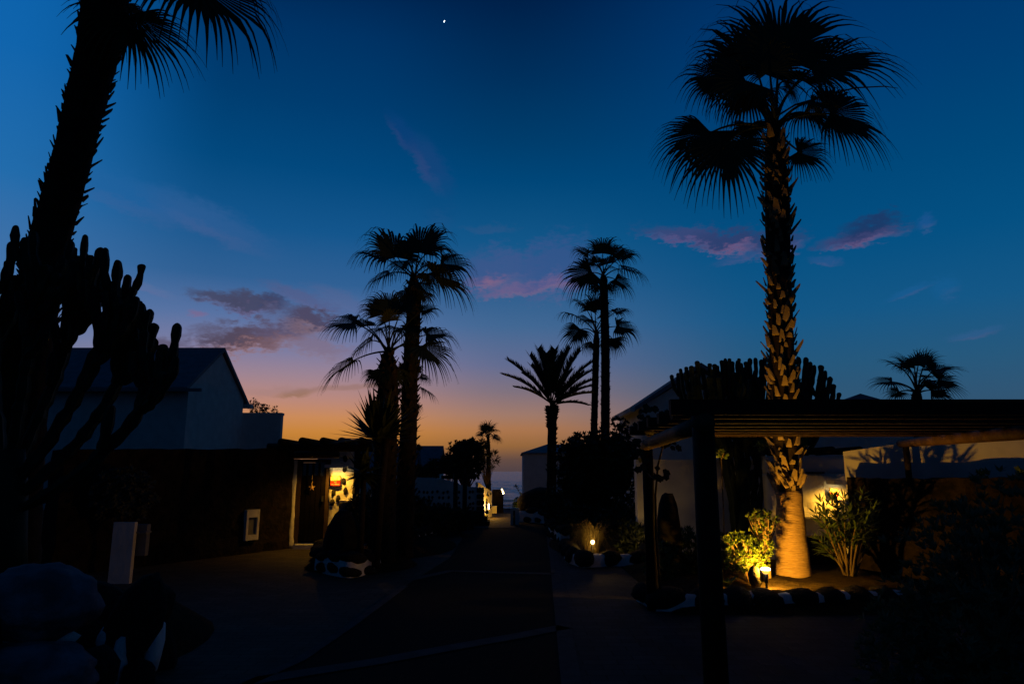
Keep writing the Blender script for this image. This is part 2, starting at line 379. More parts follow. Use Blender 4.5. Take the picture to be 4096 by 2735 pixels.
# sea
def sea_material():
    m = bpy.data.materials.new('sea_water'); m.use_nodes = True; nt = m.node_tree; b = nt.nodes['Principled BSDF']
    b.inputs['Base Color'].default_value = (.006, .014, .03, 1); b.inputs['Roughness'].default_value = .25; b.inputs['IOR'].default_value = 2.1
    t = nt.nodes.new('ShaderNodeTexCoord'); mp = nt.nodes.new('ShaderNodeMapping'); mp.inputs['Scale'].default_value = (.11, .34, 1)
    nt.links.new(t.outputs['Object'], mp.inputs[0])
    n1 = nt.nodes.new('ShaderNodeTexNoise'); n1.inputs['Scale'].default_value = 1.0; n1.inputs['Detail'].default_value = 6; n1.inputs['Roughness'].default_value = .62
    nt.links.new(mp.outputs[0], n1.inputs['Vector'])
    mp2 = nt.nodes.new('ShaderNodeMapping'); mp2.inputs['Scale'].default_value = (.006, .03, 1); nt.links.new(t.outputs['Object'], mp2.inputs[0])
    n2 = nt.nodes.new('ShaderNodeTexNoise'); n2.inputs['Scale'].default_value = 1.0; n2.inputs['Detail'].default_value = 4; nt.links.new(mp2.outputs[0], n2.inputs['Vector'])
    ad = nt.nodes.new('ShaderNodeMath'); ad.operation = 'MULTIPLY_ADD'; ad.inputs[1].default_value = 3.0
    nt.links.new(n2.outputs[0], ad.inputs[0]); nt.links.new(n1.outputs[0], ad.inputs[2])
    bp = nt.nodes.new('ShaderNodeBump'); bp.inputs['Strength'].default_value = 1.0; bp.inputs['Distance'].default_value = .6
    nt.links.new(ad.outputs[0], bp.inputs['Height']); nt.links.new(bp.outputs[0], b.inputs['Normal'])
    return m
mb = MB(); rows = [46.0]
while rows[-1] < 900: rows.append(rows[-1]+max(.7, rows[-1]*.0058))
cols = 110; vs = []
for y in rows:
    fade = min(1.0, (900-y)/250+.02)
    for i in range(cols+1):
        x = y*(-.16+.24*i/cols)
        q_ = Vector((x*.055, y*.16, 0)); cell = max(.7, y*.0058)
        hgt = .55*noise.noise(q_)+.32*noise.noise(q_*2.3+Vector((7, 3, 0)))+(.16*noise.noise(q_*5.1+Vector((1, 9, 0))) if cell < 2.0 else 0)
        vs.append((x, y, -8+hgt*fade*.8))
mb.add(vs, [(j*(cols+1)+i, j*(cols+1)+i+1, (j+1)*(cols+1)+i+1, (j+1)*(cols+1)+i) for j in range(len(rows)-1) for i in range(cols)])
yl = rows[-1]
mb.add([(-30000, 46, -9.0), (30000, 46, -9.0), (30000, yl, -9.0), (-30000, yl, -9.0)], [(0, 1, 2, 3)])
mb.add([(-30000, yl, -8.02), (30000, yl, -8.02), (30000, 45000, -8.02), (-30000, 45000, -8.02)], [(0, 1, 2, 3)])
o = mb.build('sea', sea_material(), smooth=True); tag(o, kind='structure')

# crescent moon, far away and small
MOON = P(1778, 87, 9000); mr = 9000*5.4/FPX*1.05
mb = MB(); pts_o = []; pts_i = []
for i in range(17):
    a = R(-90+180*i/16)
    pts_o.append((-math.cos(a)*mr*.55, math.sin(a)*mr)); pts_i.append((math.cos(a)*mr*.12, math.sin(a)*mr))
rot = R(-18)
def mp_(q, d): return MOON+Vector((q[0]*math.cos(rot)-q[1]*math.sin(rot), d, q[0]*math.sin(rot)+q[1]*math.cos(rot)))
vs = [mp_(q, -mr*.2) for q in pts_o]+[mp_(q, -mr*.2) for q in pts_i]+[mp_(q, mr*.2) for q in pts_o]+[mp_(q, mr*.2) for q in pts_i]
fs = []
for i in range(16):
    fs += [(i, i+1, 17+i+1, 17+i), (34+i, 51+i, 51+i+1, 34+i+1), (i, 34+i, 34+i+1, i+1), (17+i, 17+i+1, 51+i+1, 51+i)]
mb.add(vs, fs)
tag(mb.build('moon', emit('moonlight', (.95, .95, 1.0), 3.0), origin=MOON), kind='structure')

# ================================================================== BUILDINGS
def prism_roof(mb, pts_profile, a, b, th):     # extrude a closed profile between a and b along an axis vector
    k = len(pts_profile)
    vs = [Vector(p)+a for p in pts_profile]+[Vector(p)+b for p in pts_profile]
    fs = [tuple(range(k)), tuple(range(2*k-1, k-1, -1))]+[(i, k+i, k+(i+1) % k, (i+1) % k) for i in range(k)]
    mb.add(vs, fs)
# --- gabled villa on the left; the gable looks along +x, the ridge runs along x
c0 = P(722, 1535, 22.6); c1 = P(1000, 1600, 27.2); pk = P(893, 1402, 24.9)
xg = -10.75; y0, y1, ym = 22.6, 27.3, 24.95; ez = c0.z-.05; rz = pk.z-.02; xl = -24.0
h = thing('gabled_villa', 'white gabled villa with grey roof rising behind the dark wall on the left', 'house', (xg, ym, 0))
mb = MB()
prism_roof(mb, [(0, y0, 0), (0, y1, 0), (0, y1, ez), (0, ym, rz-.08), (0, y0, ez)], Vector((xl, 0, 0)), Vector((xg, 0, 0)), 0)
mb.build('wall', PLASTER, h)
mb = MB(); t = .14; o_ = .34; sl = (rz-ez)/(ym-y0)
for (ya, yb) in ((y0-o_, ym), (y1+o_, ym)):
    za = ez-sl*o_
    s_ = -1 if ya < yb else 1
    yend = ym-s_*.004
    prism_roof(mb, [(0, ya, za), (0, yend, rz), (0, yend, rz+t), (0, ya, za+t)], Vector((xl, 0, 0)), Vector((xg+.10, 0, 0)), 0)
rf = mb.build('roof', ROOF, h)
mb = MB(); mb.box((xg-6, y0-o_-.05, ez-sl*o_+.03), (13.2, .1, .1)); mb.build('gutter', GREYP, rf)
mb = MB(); mb.box((xg-.02, y1+o_-.02, ez-sl*o_+.0), (.5, .3, .16)); mb.build('eave_end', PLASTER, rf)
# lower annexe with parapet right of the gable
a0 = P(1000, 1660, 28.2); a1 = P(1124, 1668, 28.2); xg -= 1.2
h2 = thing('flat_roofed_annexe', 'low flat-roofed white annexe beside the right end of the gabled villa', 'house', ((a0.x+a1.x)/2, 28.35, 0))
mb = MB(); mb.box(((xg+.05+a1.x)/2, 28.35, a0.z/2), (a1.x-xg-.05, .3, a0.z)); mb.build('wall', PLASTER, h2)
mb = MB(); mb.box(((xg+.05+a1.x)/2, 28.35, a0.z+.05), (a1.x-xg, .36, .1)); mb.build('parapet', PLASTER, h2)

# --- small house far down the lane, left
ra = P(1765, 1790, 36); ea = P(1748, 1862, 34.4); eb = P(1780, 1862, 37.6)
h = thing('far_gabled_house', 'small far house with blue-grey pitched roof left of the round tree', 'house', (ra.x, 36, -.5))
xg = ra.x; mb = MB()
prism_roof(mb, [(0, 34.5, -.8), (0, 37.5, -.8), (0, 37.5, ea.z), (0, 36, ra.z-.1), (0, 34.5, ea.z)], Vector((xg-6, 0, 0)), Vector((xg, 0, 0)), 0)
mb.build('wall', PLASTER, h)
mb = MB(); sl = (ra.z-ea.z)/1.5
for s_ in (-1, 1):
    ya = 36+s_*1.75; za = ra.z-sl*1.75; ye = 36+s_*.004
    prism_roof(mb, [(0, ya, za), (0, ye, ra.z), (0, ye, ra.z+.1), (0, ya, za+.1)], Vector((xg-6.1, 0, 0)), Vector((xg+.12, 0, 0)), 0)
mb.build('roof', ROOF, h)
mb = MB(); q = P(1778, 1866, 34); mb.box((q.x, 34, q.z-.1), (1.1, .5, .2)); mb.build('terrace_wall', PLASTER, h)
# --- far bungalow right of the sea
e0 = P(2093, 1815, 33); x0 = e0.x; x1 = x0+5.2; ez = e0.z; apx = P(2188, 1777, 34.9)
h = thing('far_bungalow', 'pale bungalow with low hipped roof right of the sea view', 'house', (x0+2.6, 35, -.3))
mb = MB(); mb.box((x0+2.6, 35.2, (ez-1)/2), (5.2, 4.4, ez+1)); mb.build('wall', PLASTER, h)
mb = MB(); ov = .09; yA, yB = 33-ov, 37.4+ov; rA = Vector((apx.x, 35.2, apx.z+.02)); rB = Vector((x1-1.3, 35.2, apx.z+.02))
vs = [(x0-ov, yA, ez), (x1+ov, yA, ez), (x1+ov, yB, ez), (x0-ov, yB, ez), (x0-ov, yA, ez+.06), (x1+ov, yA, ez+.06), (x1+ov, yB, ez+.06), (x0-ov, yB, ez+.06), rA, rB]
mb.add(vs, [(3, 2, 1, 0), (0, 1, 5, 4), (1, 2, 6, 5), (2, 3, 7, 6), (3, 0, 4, 7), (4, 5, 9, 8), (5, 6, 9), (6, 7, 8, 9), (7, 4, 8)])
mb.build('roof', ROOF, h)
# --- gabled house behind the right pergola; gable looks at the camera
k0 = P(2566, 1625, 19); pk = P(2800, 1470, 19); x0 = k0.x; xm = pk.x; x1 = 2*xm-x0; ez = k0.z; rz = pk.z
h = thing('narrow_gabled_house', 'white gabled house behind the candelabra cactus and pergola on the right', 'house', (xm, 21, 0))
mb = MB(); prism_roof(mb, [(x0, 0, 0), (x1, 0, 0), (x1, 0, ez), (xm, 0, rz-.1), (x0, 0, ez)], Vector((0, 19, 0)), Vector((0, 23, 0)), 0); mb.build('wall', PLASTER, h)
mb = MB(); sl = (rz-ez)/(xm-x0)
for s_ in (-1, 1):
    xa = xm+s_*(xm-x0+.22); za = rz-sl*(xm-x0+.22); xe = xm+s_*.004
    prism_roof(mb, [(xa, 0, za), (xe, 0, rz), (xe, 0, rz+.12), (xa, 0, za+.12)], Vector((0, 18.86, 0)), Vector((0, 22.4, 0)), 0)
rf = mb.build('roof', ROOF, h)
mb = MB(); mb.box((x0-.28, 20.6, rz-sl*(xm-x0+.22)+.05), (.12, 3.5, .12)); mb.build('gutter', PLASTER, rf)
# --- hint of one more roof beyond the pergola, right of the cactus
q = P(3488, 1574, 30)
h = thing('distant_pyramid_roof_house', 'distant house whose low grey pyramid roof peeps over the pergola beam', 'house', (q.x, 32, 0))
mb = MB(); mb.box((q.x, 32, 1.9), (5.4, 4.4, 3.8)); mb.build('wall', PLASTER, h)
w = 3.0; zb = 3.85
mb = MB(); mb.add([(q.x-w, 29.6, zb), (q.x+w, 29.6, zb), (q.x+w, 34.4, zb), (q.x-w, 34.4, zb), (q.x, 31.0, q.z+.12)], [(3, 2, 1, 0), (0, 1, 4), (1, 2, 4), (2, 3, 4), (3, 0, 4)])
mb.build('roof', ROOF, h)

# ================================================================== WALLS
def rough_wall(name, label, p0, p1, h0, h1, th, m, cat='wall', amp=.035, cell=.16, seed=1, topamp=.02, base=0.0, parent=None, smooth=False):
    p0 = Vector((p0[0], p0[1], base)); p1 = Vector((p1[0], p1[1], base)); L = (p1-p0).length; t = (p1-p0).normalized(); nn = Vector((t.y, -t.x, 0))  # nn points right of travel
    nx = max(2, int(L/cell)); nzc = max(2, int(max(h0, h1)/cell)); mb = MB()
    def pt(i, k, side):
        f = i/nx; hh = (h0+(h1-h0)*f)
        q = p0+t*(L*f)+nn*(side*th/2)
        z = hh*k/nzc
        q = Vector((q.x, q.y, base+z))
        d = noise.noise(q*2.6+Vector((seed, 0, 0)))*amp+noise.noise(q*6.5+Vector((0, seed, 0)))*amp*.7
        q += nn*side*d
        if k == nzc: q.z += noise.noise(q*3.1)*topamp+noise.noise(q*9)*topamp*.5
        return q
    for side in (1, -1):
        vs = [pt(i, k, side) for k in range(nzc+1) for i in range(nx+1)]
        b = len(mb.v)
        fs = []
        for k in range(nzc):
            for i in range(nx):
                a = k*(nx+1)+i
                f = (a, a+1, a+nx+2, a+nx+1)
                fs.append(f if side == 1 else f[::-1])
        mb.add(vs, fs)
    N1 = (nx+1)*(nzc+1)
    for i in range(nx):
        a = nzc*(nx+1)+i; mb.f.append((a, a+1, N1+a+1, N1+a))
    for k in range(nzc):
        for i in (0, nx):
            a = k*(nx+1)+i; f = (a, a+nx+1, N1+a+nx+1, N1+a); mb.f.append(f if i == 0 else f[::-1])
    o = mb.build(name, m, parent, smooth=smooth, origin=None if parent else (p0+p1)/2)
    if label: tag(o, label, cat)
    return o
WL0 = P(236, 1797, 11.0); WL1 = P(1152, 1795, 15.05)
rough_wall('lava_wall', 'long dark lava-stone wall left of the wooden door', WL0, WL1, WL0.z, WL1.z, .4, LAVA, seed=3, amp=.05)
q0 = P(80, 1812, 11.4); q1 = P(262, 1812, 11.4)
rough_wall('white_plaster_wall', 'white plaster wall stub at the far left behind the cactus', (q0.x-1.5, 11.5), (q1.x, 11.5), q0.z, q0.z, .3, PLASTER, amp=.006, topamp=.01, cell=.3, seed=8)
# small white niche in the lava wall
q = P(1002, 2098, 14.05); nz_ = thing('white_wall_niche', 'small white framed meter niche set in the dark lava wall', 'niche', (q.x, q.y, q.z))
ang = math.atan2(WL1.y-WL0.y, WL1.x-WL0.x)
mb = MB(); w, hh = .26, .54
def loc_(x, y, z): return q+Vector((x*math.cos(ang)-y*math.sin(ang), x*math.sin(ang)+y*math.cos(ang), z))
for (x, z, sx_, sz_) in ((-w/2, 0, .05, hh+.05), (w/2, 0, .05, hh+.05), (0, hh/2-.05, w-.056, .15), (0, -hh/2+.03, w-.056, .1)):
    mb.box(loc_(x, -.02, z), (sx_, .1, sz_), ang)
mb.build('frame', PLASTER_R, nz_)
mb = MB(); mb.box(loc_(0, .0, -.02), (w-.06, .06, hh-.2), ang); mb.build('cover', GREYP, nz_)

# --- portal with the door on the left
YP = 15.0
def X(u, v, Y=YP): return P(u, v, Y).x
def Z(v, Y=YP, u=2048): return P(u, v, Y).z
xL, xD0, xD1, xR = X(1139, 2000), X(1180, 2000), X(1316, 2000), X(1428, 2000)
zT, zD = Z(1793), Z(1833)
port = thing('door_portal', 'whitewashed portal wall around the dark door, lit by a wall lamp', 'wall', ((xL+xR)/2, YP+.15, 0))
def lumpy(mb, xa, xb, za, zb, Y, th, amp, seed, cell=.07, round_top=0.0, edge=0.0):
    nx = max(2, int((xb-xa)/cell)); nz2_ = max(2, int((zb-za)/cell)); vs = []
    for k in range(nz2_+1):
        for i in range(nx+1):
            x = xa+(xb-xa)*i/nx; z = za+(zb-za)*k/nz2_
            q = Vector((x*2.3+seed, z*2.3, seed)); y = Y-amp*(noise.noise(q)+.6*noise.noise(q*2.4)+.35*noise.noise(q*5.5))
            if edge and i == 0: x += edge*noise.noise(Vector((seed, z*4, 3)))
            if edge and i == nx: x += edge*noise.noise(Vector((seed+9, z*4, 3)))
            if round_top: z -= round_top*max(0, (x-(xb-.35))/.35)**2*(k/nz2_)
            vs.append((x, y, z))
    N = len(vs); bv = [(a[0], Y+th, a[2]) for a in vs]
    fs = [(k*(nx+1)+i, k*(nx+1)+i+1, (k+1)*(nx+1)+i+1, (k+1)*(nx+1)+i) for k in range(nz2_) for i in range(nx)]
    rim = [i for i in range(nx+1)]+[k*(nx+1)+nx for k in range(1, nz2_+1)]+[nz2_*(nx+1)+i for i in range(nx-1, -1, -1)]+[k*(nx+1) for k in range(nz2_-1, 0, -1)]
    fs += [(rim[j], N+rim[j], N+rim[(j+1) % len(rim)], rim[(j+1) % len(rim)]) for j in range(len(rim))]
    fs += [tuple(N+r for r in reversed(rim))]
    mb.add(vs+bv, fs); return mb
mb = MB(); lumpy(mb, xL, xD0, 0, zD-.01, YP, .3, .03, 2.0, edge=.05); mb.build('jamb_left', PLASTER_R, port, smooth=True)
mb = MB(); lumpy(mb, xD1, xR, 0, zD-.01, YP, .3, .03, 5.0, edge=.03); mb.build('jamb_right', PLASTER_R, port, smooth=True)
mb = MB(); lumpy(mb, xL, xR, zD, zT, YP, .3, .03, 7.0, round_top=.14); mb.build('head', PLASTER_R, port, smooth=True)
rng = random.Random(4)
for i, (cx, cy) in enumerate([(470, 350), (465, 465), (455, 650), (445, 850), (440, 1025), (968, 300), (962, 395), (955, 500), (968, 588), (862, 605), (850, 690), (905, 660), (1050, 590), (1046, 745), (1060, 850), (930, 715)]):
    u, v = 950+cx*.4464, 1700+cy*.4464; q = P(u, v, YP+(.02 if cx > 820 else -.01))
    big = cx > 820
    mb = MB(); mb.blob(q+Vector((0, .0, 0)), (.055 if big else .04, .06, .085 if big else .06), seed=i+11, sub=2, amp=.25, rz=rng.uniform(-.5, .5)); mb.build('stone', ROCK, port, smooth=True)
# ledge and box on the right jamb
q = P(1392, 2003, YP-.12)
mb = MB(); mb.box(q, (.32, .26, .035)); mb.build('ledge', PLASTER, port)
q = P(1388, 2032, YP-.10); mb = MB(); mb.box(q, (.24, .2, .2)); mb.build('letter_box', GREYP, port)
mb = MB(); q = P(1250, 2183, YP-.1); mb.box((q.x, YP-.02, .045), (xD1-xD0+.05, .34, .09)); mb.build('threshold', PLASTER, port)
q0 = P(1150, 1822, YP-.1); q1 = P(1356, 1817, YP-.1)
mb = MB(); mb.tube([q0, (q0+q1)/2+Vector((0, 0, .01)), q1], [.07, .075, .065], 10); mb.build('lintel', WOOD, port, smooth=True)
# door
dr = thing('wooden_door', 'dark wooden door with four small panes under a log lintel', 'door', ((xD0+xD1)/2, YP+.06, 0.09))
mb = MB(); yd = YP+.08; zd0, zd1 = .10, zD-.02
mb.box((xD0+.05, yd, (zd0+zd1)/2), (.09, .12, zd1-zd0)); mb.box((xD1-.05, yd, (zd0+zd1)/2), (.09, .12, zd1-zd0)); mb.box(((xD0+xD1)/2, yd, zd1-.03), (xD1-xD0-.2, .12, .07)); mb.build('frame', WOOD, dr)
px_ = [(568, 610), (625, 665), (680, 720), (735, 775)]
zw0, zw1 = Z(1700+452*.4464), Z(1700+340*.4464)
lx0, lx1 = xD0+.098, xD1-.098; zleaf = zd1-.07
mb = MB(); mb.box(((lx0+lx1)/2, yd, (zd0+zw0)/2), (lx1-lx0, .06, zw0-zd0)); mb.box(((lx0+lx1)/2, yd, (zw1+zleaf)/2), (lx1-lx0, .06, zleaf-zw1))
edges = [lx0]; panes = []
for a, b in px_:
    xa, xb = X(950+a*.4464, 1870), X(950+b*.4464, 1870); panes.append((xa, xb)); edges += [xa, xb]
edges.append(lx1)
for i in range(0, len(edges), 2):
    if edges[i+1]-edges[i] > .002: mb.box(((edges[i]+edges[i+1])/2, yd, (zw0+zw1)/2), (edges[i+1]-edges[i], .06, zw1-zw0))
leafd = mb.build('leaf', DOORM, dr)
n_pl = 5
for i in range(n_pl):
    xa = lx0+(lx1-lx0)*i/n_pl; wv = (lx1-lx0)/n_pl
    mb = MB(); mb.box((xa+wv/2, yd-.037, (zd0+zw0)/2), (wv-.012, .012, zw0-zd0-.1)); mb.build('plank', DOORM, leafd)
for xa, xb in panes:
    mb = MB(); mb.box(((xa+xb)/2, yd+.005, (zw0+zw1)/2), (xb-xa, .01, zw1-zw0)); mb.build('pane', GLASS, dr)
mb = MB(); q = P(1306, 2010, YP); mb.box((lx1-.05, yd-.06, 1.02), (.03, .06, .12)); mb.build('handle', METALD, dr)
# star hanging on the door
q = P(1247.5, 1949, YP-.02); st = thing('star_ornament', 'pale straw star hanging on a string on the dark door', 'ornament', q)
mb = MB(); ro, ri = .078, .032; vs = [q+Vector((0, -.02, 0)), q+Vector((0, .02, 0))]
for i in range(10):
    a = R(90+36*i); r = ro if i % 2 == 0 else ri; vs.append(q+Vector((math.cos(a)*r, 0, math.sin(a)*r)))
mb.add(vs, [(0, 2+(i+1) % 10, 2+i) for i in range(10)]+[(1, 2+i, 2+(i+1) % 10) for i in range(10)]); mb.build('star', STARM, st)
mb = MB(); mb.tube([q+Vector((0, 0, .07)), P(1249, 1900, YP-.02)], .006, 5); mb.build('string', STARM, st)
# wall sconce + sign, shared by both portals
def sconce(name, label, q, w, power, group):
    s = thing(name, label, 'wall lamp', q, group)
    mb = MB(); h_ = .07; d_ = .34
    mb.box(q+Vector((0, -d_/2, h_/2)), (w, d_, .025)); mb.box(q+Vector((0, -d_+.008, h_/2-.035)), (w, .016, .045))
    for sgn in (-1, 1): mb.box(q+Vector((sgn*(w/2-.008), -d_/2+.008, h_/2-.035)), (.016, d_-.024, .045))
    mb.build('hood', PLASTER, s)
    mb = MB(); mb.box(q+Vector((0, -d_/2, .012)), (w*.7, .05, .02)); mb.build('bulb', GLOW, s)
    lamp(s, q+Vector((0, -d_*.72, -.05)), power, (1.0, .46, .03), .03, spot=172)
    return s
def sign(name, label, q, w, h_, group):
    s = thing(name, label, 'sign', q, group)
    def bx(nm, m, x, z, sx_, sz_, d): mb = MB(); mb.box(q+Vector((x*w, -d, z*h_)), (sx_*w, .006, sz_*h_)); return mb.build(nm, m, s)
    bx('board', BLACKP, 0, 0, 1.05, 1.05, .0)
    bx('upper_field', CREAMP, 0, .255, .98, .47, .005); bx('lower_field', REDP, 0, -.245, .98, .50, .005)
    bx('emblem', GREENP, 0, .0, .32, .16, .010)
    for x in (-.26, .18): bx('tower_stroke', BLACKP, x, .20, .05, .30, .011)
    bx('ground_stroke', BLACKP, .30, .07, .34, .025, .012)
    for sgn in (-1, 1):
        mb = MB()
        for a in (20, 60, 110, 150, 190, -15):
            e = Vector((math.cos(R(a))*.10*w, -.011, math.sin(R(a))*.09*h_)); c = q+Vector((sgn*.38*w, -.011, .40*h_))
            mb.tube([c, q+Vector((sgn*.38*w, 0, .40*h_))+e], .012*w, 4)
        mb.build('palm_mark', BLACKP, s)
    for txt, z, sz in (('Villa', -.16, .17), ('Heredades', -.36, .19)):
        cu = bpy.data.curves.new('lettering', 'FONT'); cu.body = txt; cu.size = sz*h_; cu.align_x = 'CENTER'; cu.align_y = 'CENTER'; cu.shear = .35; cu.extrude = .0008
        tmp = bpy.data.objects.new('lettering_tmp', cu); COL.objects.link(tmp)
        dg = bpy.context.evaluated_depsgraph_get(); me = bpy.data.meshes.new_from_object(tmp.evaluated_get(dg)); bpy.data.objects.remove(tmp)
        me.materials.clear(); me.materials.append(CREAMP)
        o = inst('lettering', me, s, q+Vector((0, -.0115, z*h_)), (R(90), 0, 0))
    return s
q = P(1350, 1866, YP-.075)
sconce('wall_sconce', 'warm wall lamp glowing right of the wooden door', Vector((q.x, YP-.03, q.z)), .40, 46, 'wall lamps beside doors')
q = P(1341, 1922, YP-.07); sign('house_sign', 'square cream and red house sign right of the wooden door', Vector((q.x, YP-.05, q.z)), .21, .21, 'cream and red house signs')

# --- log canopy over the left door
q = P(1260, 1790, 14.7)
lc_ = thing('log_canopy', 'dark log canopy of round rafters above the left door', 'canopy', (q.x, 15.0, 2.1))
b0 = P(1072, 1787, 14.6); b1 = P(1490, 1790, 14.6)
mb = MB(); mb.tube([b0, (b0+b1)/2, b1], .085, 10); mb.build('beam', WOOD_B, lc_, smooth=True)
for (cx, cy) in ((392, 150), (577, 140), (765, 140), (930, 140), (1105, 140)):
    p = P(950+cx*.4464, 1700+cy*.4464, 14.1); mb = MB(); e = Vector((p.x, 17.2, p.z-.02))
    mb.tube([p, (p+e)/2, e], .075, 10); mb.build('rafter', WOOD_B, lc_, smooth=True)
for u in (1432,):
    p = P(u, 1800, 14.6); mb = MB(); mb.tube([Vector((p.x, 14.6, 0)), Vector((p.x, 14.6, p.z))], .07, 10); mb.build('post', WOOD_B, lc_, smooth=True)

# --- white post with box, left foreground
q = G(472, 2335); zt = P(475, 2088, q.y).z; wv = M(82, q.y)
pp = thing('white_utility_pillar', 'white square utility pillar with a small grey box at its side', 'pillar', (q.x, q.y, 0))
mb = MB(); mb.box((q.x, q.y+.04, zt/2), (wv, .08, zt)); mb.build('pillar', PLASTER, pp)
qb = P(546, 2160, q.y+.1); mb = MB(); mb.box((qb.x, qb.y+.08, qb.z), (M(66, q.y), .1, M(118, q.y))); bxo = mb.build('box', GREYP, pp)
mb = MB(); mb.box((qb.x, qb.y+.04, qb.z+M(30, q.y)), (M(78, q.y), .16, .03)); mb.build('lid', GREYP, bxo)

# --- spotted white wall down the lane with its lit return
YW = 22.0
sw = thing('stone_spotted_wall', 'white garden wall studded with rows of dark stones behind the lane pergola', 'wall', (X(1800, 2000, YW), YW, 0))
prof = [(1560, 1905), (1650, 1908), (1765, 1914), (1800, 1924), (1830, 1936), (1870, 1946), (1934, 1950)]
mb = MB(); top = [P(u, v, YW) for u, v in prof]; k = len(top)
vs = [p for p in top]+[Vector((p.x, YW, 0)) for p in top]+[p+Vector((0, .3, 0)) for p in top]+[Vector((p.x, YW+.3, 0)) for p in top]
fs = []
for i in range(k-1): fs += [(k+i, k+i+1, i+1, i), (2*k+i, 2*k+i+1, 3*k+i+1, 3*k+i), (i, i+1, 2*k+i+1, 2*k+i)]
fs += [(k-1, 2*k-1, 4*k-1, 3*k-1), (0, 2*k, 3*k, k)]
mb.add(vs, fs); mb.build('wall', PLASTER, sw)
rng = random.Random(7)
for r_, v in enumerate((1968, 1990, 2013, 2034)):
    for j in range(13):
        u = 1655+j*20+rng.uniform(-6, 6); 
        if u > 1900: continue
        q = P(u, v+rng.uniform(-3, 3), YW); mb = MB(); mb.blob(q, (.045, .03, .055), seed=r_*20+j, sub=1, amp=.2); mb.build('stone', ROCK, sw, smooth=True)
for j, v in enumerate((1960, 1985, 2010, 2034)):
    q = P(1921, v, YW); mb = MB(); mb.box(q+Vector((.0, .1, 0)), (.21, .34, .13), rng.uniform(-.06, .06)); mb.blob(q, (.12, .1, .075), seed=j+90, sub=2); mb.build('corner_stone', LAVA, sw, smooth=True)
rw = thing('lit_return_wall', 'yellow-lit white wall with slot lamp at the lane end', 'wall', (X(1960, 2050, 25), 24.5, 0))
pr = [(P(1912, 1928, 24.2)), P(1922, 1932, 24.3), P(1936, 1946, 24.5), P(1950, 1954, 24.8), P(1968, 1964, 25.2)]
mb = MB(); k = len(pr); vs = pr+[Vector((p.x, p.y, 0)) for p in pr]+[p+Vector((-.1, .3, 0)) for p in pr]+[Vector((p.x-.1, p.y+.3, 0)) for p in pr]; fs = []
for i in range(k-1): fs += [(k+i, k+i+1, i+1, i), (2*k+i, 2*k+i+1, 3*k+i+1, 3*k+i), (i, i+1, 2*k+i+1, 2*k+i)]
fs += [(k-1, 2*k-1, 4*k-1, 3*k-1), (0, 2*k, 3*k, k)]
mb.add(vs, fs); mb.build('wall', PLASTER_R, rw)
for i, (u, v, s_) in enumerate([(1944, 2000, .06), (1946, 1978, .03), (1953, 1980, .03), (1962, 1975, .03), (1946, 2026, .03), (1962, 2025, .035)]):
    q = P(u, v, 24.75); mb = MB(); mb.blob(q, (s_, .05, s_*1.4), seed=i+50, sub=2, amp=.2); mb.build('stone', ROCK, rw, smooth=True)
q = P(1977, 2037, 25.4); mb = MB(); mb.box((q.x, 25.45, q.z), (M(19, 25.4), .3, M(28, 25.4))); mb.build('plinth', PLASTER, rw)
q = P(1955, 2025, 24.5); s = thing('slot_lamp', 'narrow vertical white slot lamp on the lit lane wall', 'wall lamp', q)
mb = MB(); mb.box(q, (.03, .04, .18)); mb.build('diffuser', GLOWW, s)
mb = MB(); mb.box(q+Vector((0, .035, 0)), (.05, .03, .22)); mb.build('back_plate', METALD, s)
lamp(s, q+Vector((.12, -.22, 0)), 22, (1, .47, .035), .05)
# dark pier beyond with a small lit lamp
q = P(1991, 1957, 27.5); b = thing('dark_lava_pier', 'dark lava pier beside the sea railing', 'pier', (q.x, 27.6, 0))
rough_wall('pier', None, (q.x-M(22, 27.5), 27.7), (q.x+M(22, 27.5), 27.7), q.z, q.z, .4, LAVA, parent=b, seed=13, amp=.03)
q = P(2010, 1965, 27.2); s = thing('small_globe_lamp', 'tiny glowing lamp at the corner of the dark pier', 'lamp', q)
mb = MB()
for k_, (dx_, dz_) in enumerate(((-.02, .07), (.015, .0), (.03, -.07))): mb.blob(q+Vector((dx_, 0, dz_)), (.028, .03, .032), seed=k_, sub=2, amp=.4)
mb.build('globe', GLOW, s)
mb = MB(); mb.box(q+Vector((0, .05, 0)), (.03, .03, .2)); mb.build('back_plate', METALD, s); mb = MB(); mb.tube([q+Vector((-.06, .12, -.02)), q], .012, 5); mb.build('bracket', METALD, s)
# sea railing
f0 = P(2008, 2001, 30); f1 = P(2100, 2001, 30); zb = .06
rl = thing('sea_railing', 'dark metal railing in front of the sea at the lane end', 'railing', ((f0.x+f1.x)/2, 30, 0))
mb = MB(); mb.box(((f0.x+f1.x)/2, 30, f0.z), (f1.x-f0.x, .04, .035)); mb.build('top_rail', METALD, rl)
mb = MB(); mb.box(((f0.x+f1.x)/2, 30, .16), (f1.x-f0.x, .04, .035)); mb.build('bottom_rail', METALD, rl)
nb = 18
bme = None
for i in range(nb+1):
    x = f0.x+(f1.x-f0.x)*i/nb
    if bme is None:
        mb = MB(); mb.box((x, 30, (f0.z-.02+.0)/2), (.018, .018, f0.z-.02)); o = mb.build('bar', METALD, rl); bme = o.data; bx0 = x
    else:
        o = bpy.data.objects.new('bar', bme); link(o, rl); o.location = (x-bx0, 0, 0)
